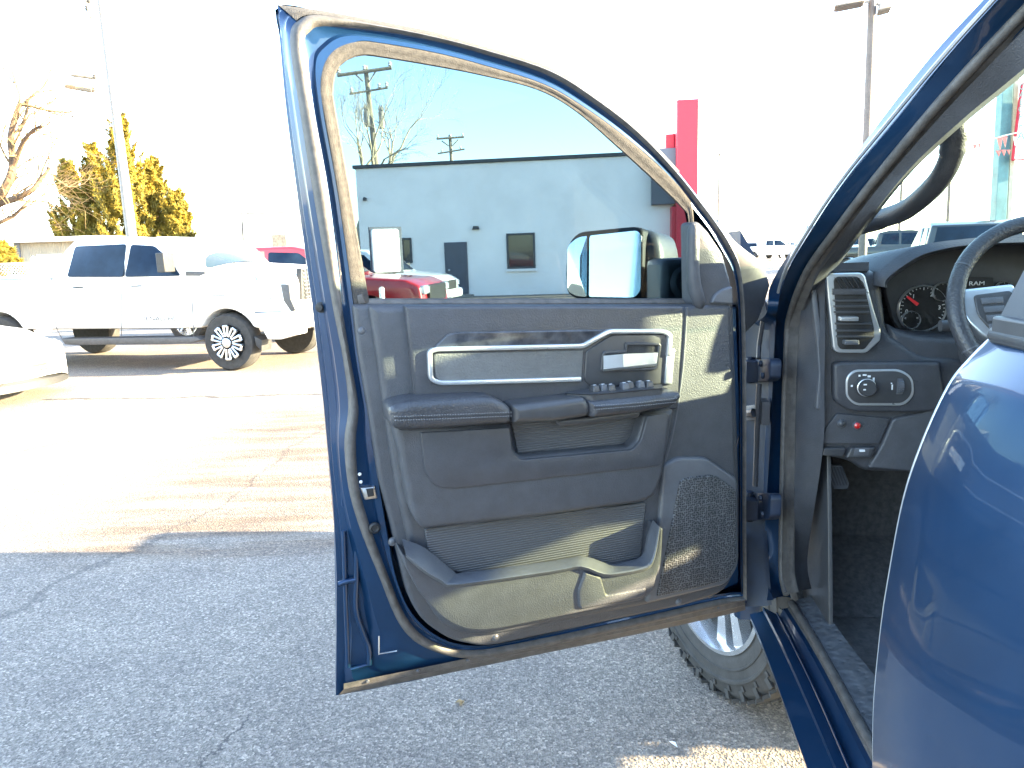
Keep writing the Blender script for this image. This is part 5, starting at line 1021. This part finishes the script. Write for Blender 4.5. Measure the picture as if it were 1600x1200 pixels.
# window: run channel and tinted pane
Wn = [(1077, 474), (1076, 400), (1075, 342), (1065, 325), (1024, 285), (965, 231), (899, 174), (838, 140), (747, 117), (674, 103), (595, 90), (566, 87), (543, 94), (527, 110), (521, 140), (524, 169), (547, 300), (577, 472)]
Bn = [(1084, 474), (1084, 400), (1083, 330), (1072, 305), (1041, 270), (980, 216), (912, 167), (848, 131), (752, 101), (677, 82), (597, 68), (560, 65), (526, 76), (507, 100), (501, 135), (505, 169), (528, 300), (553, 475)]
cw = [np.array(p) for p in catmull([np.array(p) for p in Wn], 6)]; cb = [np.array(p) for p in catmull([np.array(p) for p in Bn], 6)]
def dl(c, w): return [D.p3(x, y, w) for x, y in c]
g = G(); g.loft([dl(cb, .058), dl(cb, .068), dl([a*.85+b*.15 for a, b in zip(cb, cw)], .069), dl([a*.5+b*.5 for a, b in zip(cb, cw)], .0675), dl([a*.42+b*.58 for a, b in zip(cb, cw)], .0665), dl([a*.1+b*.9 for a, b in zip(cb, cw)], .066), dl(cw, .0635), dl(cw, .022)]); g.make('run_channel', M['felt'], FD, smooth=35)
ob = [np.array(p) for p in catmull([np.array(s_[0], float) for s_ in st[5:21]], 6)]
g = G(); ww = [c for c in cw]; 
# outside face of the window frame
n_ = 80; 
def resamp(P, n):
    P = [np.array(p, float) for p in P]; L = np.cumsum([0]+[np.linalg.norm(P[i+1]-P[i]) for i in range(len(P)-1)]); out = []
    for k in range(n): s_ = L[-1]*k/(n-1); i = min(len(P)-2, int(np.searchsorted(L, s_, 'right')-1)); t = (s_-L[i])/max(1e-9, L[i+1]-L[i]); out.append(P[i]*(1-t)+P[i+1]*t)
    return out
g.loft([dl(resamp(ob, n_), -.0), dl(resamp(ob, n_), -.018), dl(resamp(cw, n_), -.018), dl(resamp(cw, n_), .02)]); g.make('frame_outside', M['blue'], FD, smooth=32)
g = G(); pz = [tuple(a*.35+b*.65) for a, b in zip(cb, cw)]; g.pil(D, pz, .026, .031, .001, 1); g.make('window_glass', M['tint'], FD, smooth=20)
g = G(); g.tube([D.p3(566, 474, .055), D.p3(1083, 473, .055)], .010, 8); g.make('belt_seal', M['rubber'], FD)
g = G(); g.pil(D, [(557, 462), (566, 459), (571, 474), (560, 476)], .04, .072, .003, 2); g.make('channel_foot', M['rubber'], FD)
# front corner: skin tip beyond the seal
g = G(); g.pil(D, [(1118, 338), (1149, 376), (1170, 393), (1186, 404, 8), (1197, 422), (1204, 446), (1197, 470), (1186, 500), (1166, 520), (1150, 420)], -.03, .012, .006, 3); g.make('mirror_sail_outside', M['smooth'], FD)
# ---- trim panel built up in layers
def lay(nm, pts, w0, w1, mt, r=.004, fil=0, par=None, seg=3): g = G(); g.pil(D, pts, w0, w1, r, seg, fil=fil); return g.make(nm, mt, par or FD, smooth=50)
border = [(551, 476), (1080, 476), (1090, 470), (1147, 470), (1151, 600), (1157, 780), (1156, 880, 20), (1134, 926, 20), (1070, 947), (1003, 961), (775, 1009, 10), (752, 1011, 10), (704, 1002, 20), (661, 973, 20), (638, 935, 20), (623, 873, 10), (609, 812, 10), (592, 750), (576, 645), (559, 547)]
lay('trim_border', border, .05, .088, M['plastic'], .010, 6)
lay('trim_field', [(576, 477), (1078, 477), (1092, 474), (1145, 474), (1149, 600), (1154, 780), (1152, 878, 20), (1130, 918, 20), (1008, 948), (775, 994, 14), (732, 996, 20), (690, 978, 20), (660, 930, 20), (641, 860, 10), (620, 770), (604, 670), (590, 570)], .08, .104, M['plastic'], .016, 8, seg=5)
lay('upper_panel', [(633, 478, 4), (1069, 478, 6), (1064, 560), (1060, 640), (652, 660)], .095, .119, M['plastic2'], .007, 0, seg=4)
g = G(); g.tube([D.p3(x, y, .104) for x, y in catmull([np.array(p) for p in ((1073, 480), (1066, 580), (1052, 670), (1036, 730))], 5)], .0035, 6); g.make('panel_seam', M['greyp'], FD)
lay('sail_cover', [(1080, 348, 6), (1092, 345, 8), (1108, 362), (1130, 395), (1143, 440, 8), (1147, 482, 4), (1112, 500, 4), (1100, 484, 6), (1082, 476, 6)], .055, .098, M['plastic'], .010)
g = G(); g.tube([D.p3(x, y, .098) for x, y in catmull([np.array(p) for p in ((1084, 352), (1083, 400), (1085, 445), (1095, 482))], 5)], [.010, .013, .014, .014, .014, .014, .014, .014, .014, .015, .015, .016, .016, .016, .014, .006], 10); g.make('sail_ridge', M['plastic'], FD)
g = G(); g.pil(D, [(1112, 474), (1116, 462, 6), (1128, 452, 6), (1145, 447), (1147, 476)], .09, .106, .005, 3, fil=3); g.make('tweeter_cover', M['greyp'], FD)
lay('bolster', [(614, 664, 4), (800, 664, 2), (804, 704, 6), (814, 714, 6), (984, 699, 6), (996, 689, 6), (1008, 650, 2), (1055, 640, 4), (1046, 690), (1038, 740), (1026, 774, 8), (1006, 786, 8), (850, 808), (661, 829, 10), (648, 812, 8), (638, 785), (624, 700)], .1, .146, M['plastic'], .014, 0, seg=5)
lay('bolster_insert', [(657, 676, 3), (797, 668, 3), (800, 706, 8), (812, 719, 8), (988, 703, 6), (1001, 690, 6), (1012, 650, 3), (1046, 646, 4), (1040, 700), (1035, 728, 6), (870, 746), (710, 764, 14), (681, 762, 12), (664, 738, 8)], .14, .1505, M['plastic2'], .003, 0)
lay('pocket_backing', [(796, 645), (1012, 640), (998, 700), (812, 722)], .1, .112, M['ribs'], .003)
lay('grip_shell', [(866, 656, 3), (926, 651, 2), (1004, 641, 4), (999, 653, 5), (918, 664, 4), (874, 668, 5)], .11, .150, M['smooth'], .006)
# decorative inserts
lay('carved_trim', [(676, 545, 3), (700, 522, 5), (716, 519, 4), (946, 515, 2), (914, 538, 3)], .115, .124, M['wood'], .003)
lay('leather_inset', [(679, 552, 4), (912, 547, 2), (909, 591, 2), (690, 598, 6), (680, 590, 6)], .115, .1225, M['leather2'], .003)
g = G(); g.ribbon(D, [(909, 593), (690, 599, 6), (674, 594, 8), (672, 549, 8), (684, 546, 4), (912, 541, 6), (952, 518, 8), (1038, 518, 10), (1049, 524, 8), (1046, 556)], 7, .115, .130, .0022); g.ribbon(D, [(1049, 545), (1047, 570), (1045, 600)], 12, .115, .127, .0022); g.make('silver_frame', M['silver'], FD, smooth=40)
hb_ = lay('handle_bezel', [(916, 549, 4), (956, 523, 6), (1040, 522, 6), (1044, 530, 4), (1038, 600, 4), (925, 606, 4), (913, 594, 4)], .11, .1225, M['smooth'], .003)
g = G(); g.ribbon(D, [(979, 537), (979, 549), (944, 551, 4), (941, 580, 4), (1027, 576, 6), (1032, 538, 4), (979, 537)], 4.5, .12, .1275, .002); g.make('handle_recess_rim', M['smooth'], hb_)
g = G(); g.pil(D, [(980, 538), (1031, 538), (1028, 576), (943, 579), (945, 552), (979, 550)], .115, .1235, .001, 1); g.make('handle_cavity', M['black'], hb_)
g = G(); A = [(943, 555), (974, 553), (974, 574), (943, 577)]; B = [(974, 553), (1028, 550), (1027, 568), (974, 574)]
g.loft([[D.p3(943, 556, .132), D.p3(974, 553, .141), D.p3(1028, 551, .128)], [D.p3(943, 577, .134), D.p3(974, 573.5, .143), D.p3(1026, 568, .130)], [D.p3(943, 580, .128), D.p3(974, 577, .136), D.p3(1026, 572, .126)], [D.p3(943, 577, .12), D.p3(974, 573, .12), D.p3(1026, 568, .12)], [D.p3(943, 556, .12), D.p3(974, 553, .12), D.p3(1028, 551, .12)], [D.p3(943, 556, .132), D.p3(974, 553, .141), D.p3(1028, 551, .128)]])
g.f += [tuple(k*3 for k in range(5)), tuple(k*3+2 for k in range(5))]; g.make('release_handle', M['silver'], FD, smooth=20)
# armrest
def arm_part(nm, pts, w0, w1, mt, r): g = G(); g.pil(D, pts, w0, w1, r, 6); return g.make(nm, mt, FD, smooth=70)
ar = arm_part('armrest', [(608, 636, 12), (640, 627, 10), (765, 620, 10), (788, 628, 10), (801, 640, 6), (801, 663, 8), (640, 675, 12), (612, 671, 14)], .1, .185, M['leather'], .017)
pg = arm_part('pull_grip', [(802, 634, 5), (915, 621, 8), (925, 634, 6), (922, 651, 6), (870, 660, 8), (803, 663, 4)], .1, .182, M['smooth'], .014)
ap = arm_part('armrest_front', [(922, 628, 4), (1046, 613, 10), (1066, 613, 8), (1068, 622, 8), (1056, 636, 10), (1000, 647, 6), (926, 655, 6)], .1, .190, M['leather'], .017)
for nm, pth, w in (('stitching', [(616, 651), (700, 648), (800, 644)], .1845), ('stitching', [(617, 657), (700, 654), (800, 650)], .1849), ('stitching', [(928, 634), (1000, 629), (1058, 622)], .1897), ('stitching', [(928, 640), (1000, 634), (1056, 628)], .1897)):
    par = ar if pth[0][0] < 700 else ap; q = [D.p3(x, y, w+.0008) for x, y in resamp(catmull([np.array(p) for p in pth], 6), 90 if par is ar else 70)]; g = G()
    for i in range(0, len(q)-1, 2): g.tube([q[i], q[i]*.25+q[i+1]*.75], .0009, 5)
    g.make(nm, M['stitch'], par)
g = G(); q = [D.p3(x, y, .1855) for x, y in ((616, 654), (700, 651), (800, 647))]; g.tube(catmull(q, 4), .0007, 5); q = [D.p3(x, y, .1905) for x, y in ((928, 637), (1000, 631.5), (1057, 625))]; g.tube(catmull(q, 4), .0007, 5); g.make('armrest_seam', M['black'], ar)
# window and lock switches on a plate along the top of the front armrest
zt_ = D.p3(960, 620, .170)[2]+.012
def hz(x, y): return gz(x, y, zt_)
P4_ = [hz(x, y) for x, y in ((884, 614), (900, 608), (1032, 601), (1034, 606), (926, 616))]
g = G(); g.add(P4_+[p-UP*.02 for p in P4_], [(0, 1, 2, 3, 4), (9, 8, 7, 6, 5), (0, 1, 6, 5), (1, 2, 7, 6), (2, 3, 8, 7), (3, 4, 9, 8), (4, 0, 5, 9)]); swp = g.make('switch_plate', M['smooth'], FD, bevel=.003)
for i, (x, y) in enumerate(((929, 611), (942, 609.5), (954, 609.5), (975, 607), (983, 605), (1000, 604.5), (1013, 604))):
    p = hz(x, y); g = G(); w_ = .017; g.box(p+UP*.006, (w_, .022, .013), (D.ex, D.en, UP), .72); g.make('window_switch', M['greyp'] if i % 2 else M['smooth'], swp, bevel=.0015)
    g = G(); g.box(p+UP*.0131, (.006, .004, .0006), (D.ex, D.en, UP)); g.make('switch_mark', M['mark'], swp)
# lower map pocket
lay('map_pocket_back', [(664, 826, 4), (1010, 785, 4), (1000, 880), (725, 897), (700, 889), (668, 860)], .1, .112, M['ribs'], .003)
up_ = [(628, 842), (664, 856), (709, 892), (728, 894), (870, 875), (913, 869), (951, 881), (975, 878), (1003, 868), (1010, 840), (1020, 812)]
lw_ = [(634, 866), (656, 886), (690, 907), (716, 913), (866, 892), (908, 885), (944, 897), (975, 895), (1012, 886), (1024, 866), (1031, 824)]
cu2 = catmull([np.array(p, float) for p in up_], 3); cl2 = catmull([np.array(p, float) for p in lw_], 3)
g = G(); g.loft([dl(cu2, .10), dl(cu2, .128), dl([a*.8+b*.2 for a, b in zip(cu2, cl2)], .138), dl([a*.15+b*.85 for a, b in zip(cu2, cl2)], .170), dl(cl2, .173), dl([c+np.array([0, 4]) for c in cl2], .166), dl([c+np.array([0, 8]) for c in cl2], .10)]); g.make('map_pocket_rim', M['greyp'], FD, smooth=35)
wl = [tuple(c+np.array([0, 1.5])) for c in cl2]+[(1036, 826, 1), (1034, 870, 6), (1020, 925, 12), (1002, 938, 6), (775, 984, 14), (730, 986, 20), (692, 968, 20), (658, 930, 14), (636, 892, 10), (627, 864, 2)]
lay('map_pocket_front', wl, .1, .160, M['plastic'], .004, 0, seg=3)
lay('bottle_holder', [(914, 893, 4), (940, 902, 4), (948, 930, 4), (1012, 918, 6), (1008, 934, 6), (905, 954, 8), (903, 925, 5)], .14, .166, M['plastic'], .006)
# speaker
lay('speaker_surround', [(1037, 727, 8), (1061, 715, 8), (1104, 715, 8), (1153, 748, 8), (1156, 884, 16), (1136, 914, 12), (1010, 944, 6), (1020, 880), (1031, 815)], .09, .116, M['greyp'], .008)
lay('speaker_grille', [(1064, 750, 6), (1078, 746, 6), (1112, 742, 6), (1122, 745, 6), (1151, 766, 6), (1152, 880, 14), (1140, 905, 12), (1098, 917), (1027, 933, 4), (1044, 850), (1056, 790)], .11, .1205, M['grille'], .004)
# fasteners
for (x, y) in ((565, 517), (613, 846), (774, 996), (1060, 940)):
    g = G(); p = D.p3(x, y, .087); g.lathe(p, D.en, [(.009, 0), (.0095, .001), (.008, .0012), (.0075, .001), (.0055, .003), (.0035, .0042), (.001, .0045)], 18); g.make('trim_screw', M['greyp'], FD)
g = G(); g.lathe(D.p3(502, 480, .022), D.en+D.ex*-.5, [(.011, 0), (.011, .004), (.007, .006), (.007, .012), (.001, .013)], 12); g.make('rubber_stop', M['black'], FD)
g = G(); g.lathe(D.p3(585, 824, .067), D.en, [(.012, 0), (.012, .005), (.008, .008), (.006, .006), (.001, .006)], 16); g.make('striker_bumper', M['black'], FD)
g = G(); g.pil(D, [(563, 763, 2), (586, 760, 2), (590, 779, 2), (570, 782, 2)], .055, .074, .003, 2); lt = g.make('door_latch', M['steel'], FD)
g = G(); g.pil(D, [(572, 764), (583, 763), (585, 775), (575, 777)], .07, .0752, .001, 1); g.make('latch_slot', M['black'], lt)
g = G()
for (x, y) in ((562, 741), (564, 753), (589, 745)): g.lathe(D.p3(x, y, .064), D.en, [(.004, 0), (.003, .002), (.001, .003)], 8)
g.make('plug', M['pvc'], FD)
# ---- door mirror outside the glass
DM = 'door_mirror'; men = azdir(216)*math.cos(math.radians(7))+UP*math.sin(math.radians(7)); mex = np.cross(UP, azdir(216)); mex = mex/np.linalg.norm(mex); mex = mex if mex[0] > 0 else -mex
mey = np.cross(men, mex); mey = mey if mey[2] > 0 else -mey
MO = D.p3(945, 412, -.20); MF = Fr(MO, mex, mey, men)
g = G(); g.pil(MF, [(882, 430), (884, 384, 10), (900, 362, 14), (990, 353, 10), (1004, 357, 8), (1003, 452, 10), (996, 469, 10), (900, 468, 14), (884, 458, 10)], -.13, .004, .012, 4); mh = g.make(DM, M['black'], FD, smooth=50)
g = G(); g.pil(MF, [(884, 430), (886, 386, 10), (901, 365, 14), (1002, 355, 10), (1022, 362, 14), (1030, 390, 12), (1030, 440, 14), (1010, 470, 14), (900, 471, 14), (886, 458, 10)], -.14, -.02, .03, 5); g.make('mirror_housing', M['greyp'], mh, smooth=60)
g = G(); g.pil(MF, [(921, 368, 4), (996, 360, 10), (1002, 368, 8), (1001, 454, 10), (992, 465, 10), (920, 464, 4)], 0, .0055, .0005, 1); g.make('mirror_glass', M['mirror'], mh, smooth=0)
cg = Fr(MF.o, MF.ex, MF.ey, MF.en); o_ = fillet([(888, 384, 12), (905, 371, 8), (919, 369, 3), (918, 464, 3), (902, 463, 10), (888, 455, 10)], 0)
g = G(); c_ = np.mean([cg.px(x, y) for x, y in o_], axis=0); rings = []
for k in range(6):
    s_ = 1-k/5*.98; rings.append([cg.pt(c_[0]+(u-c_[0])*s_, c_[1]+(v-c_[1])*s_, .005+.006*(1-s_*s_)) for u, v in [cg.px(x, y) for x, y in o_]])
g.loft(rings, closed=True); g.make('convex_mirror_glass', M['mirror'], mh, smooth=180)
g = G(); q0, q1 = D.p3(1008, 446, -.18), D.p3(1074, 440, .0); g.tube([D.p3(995, 446, -.24), q0, (q0+q1)/2, q1], [.03, .035, .042, .048], 12); g.box(D.p3(1055, 440, -.05), (.12, .09, .115), (D.ex, D.en, UP)); g.make('mirror_arm', M['greyp'], mh, bevel=.015, smooth=60)
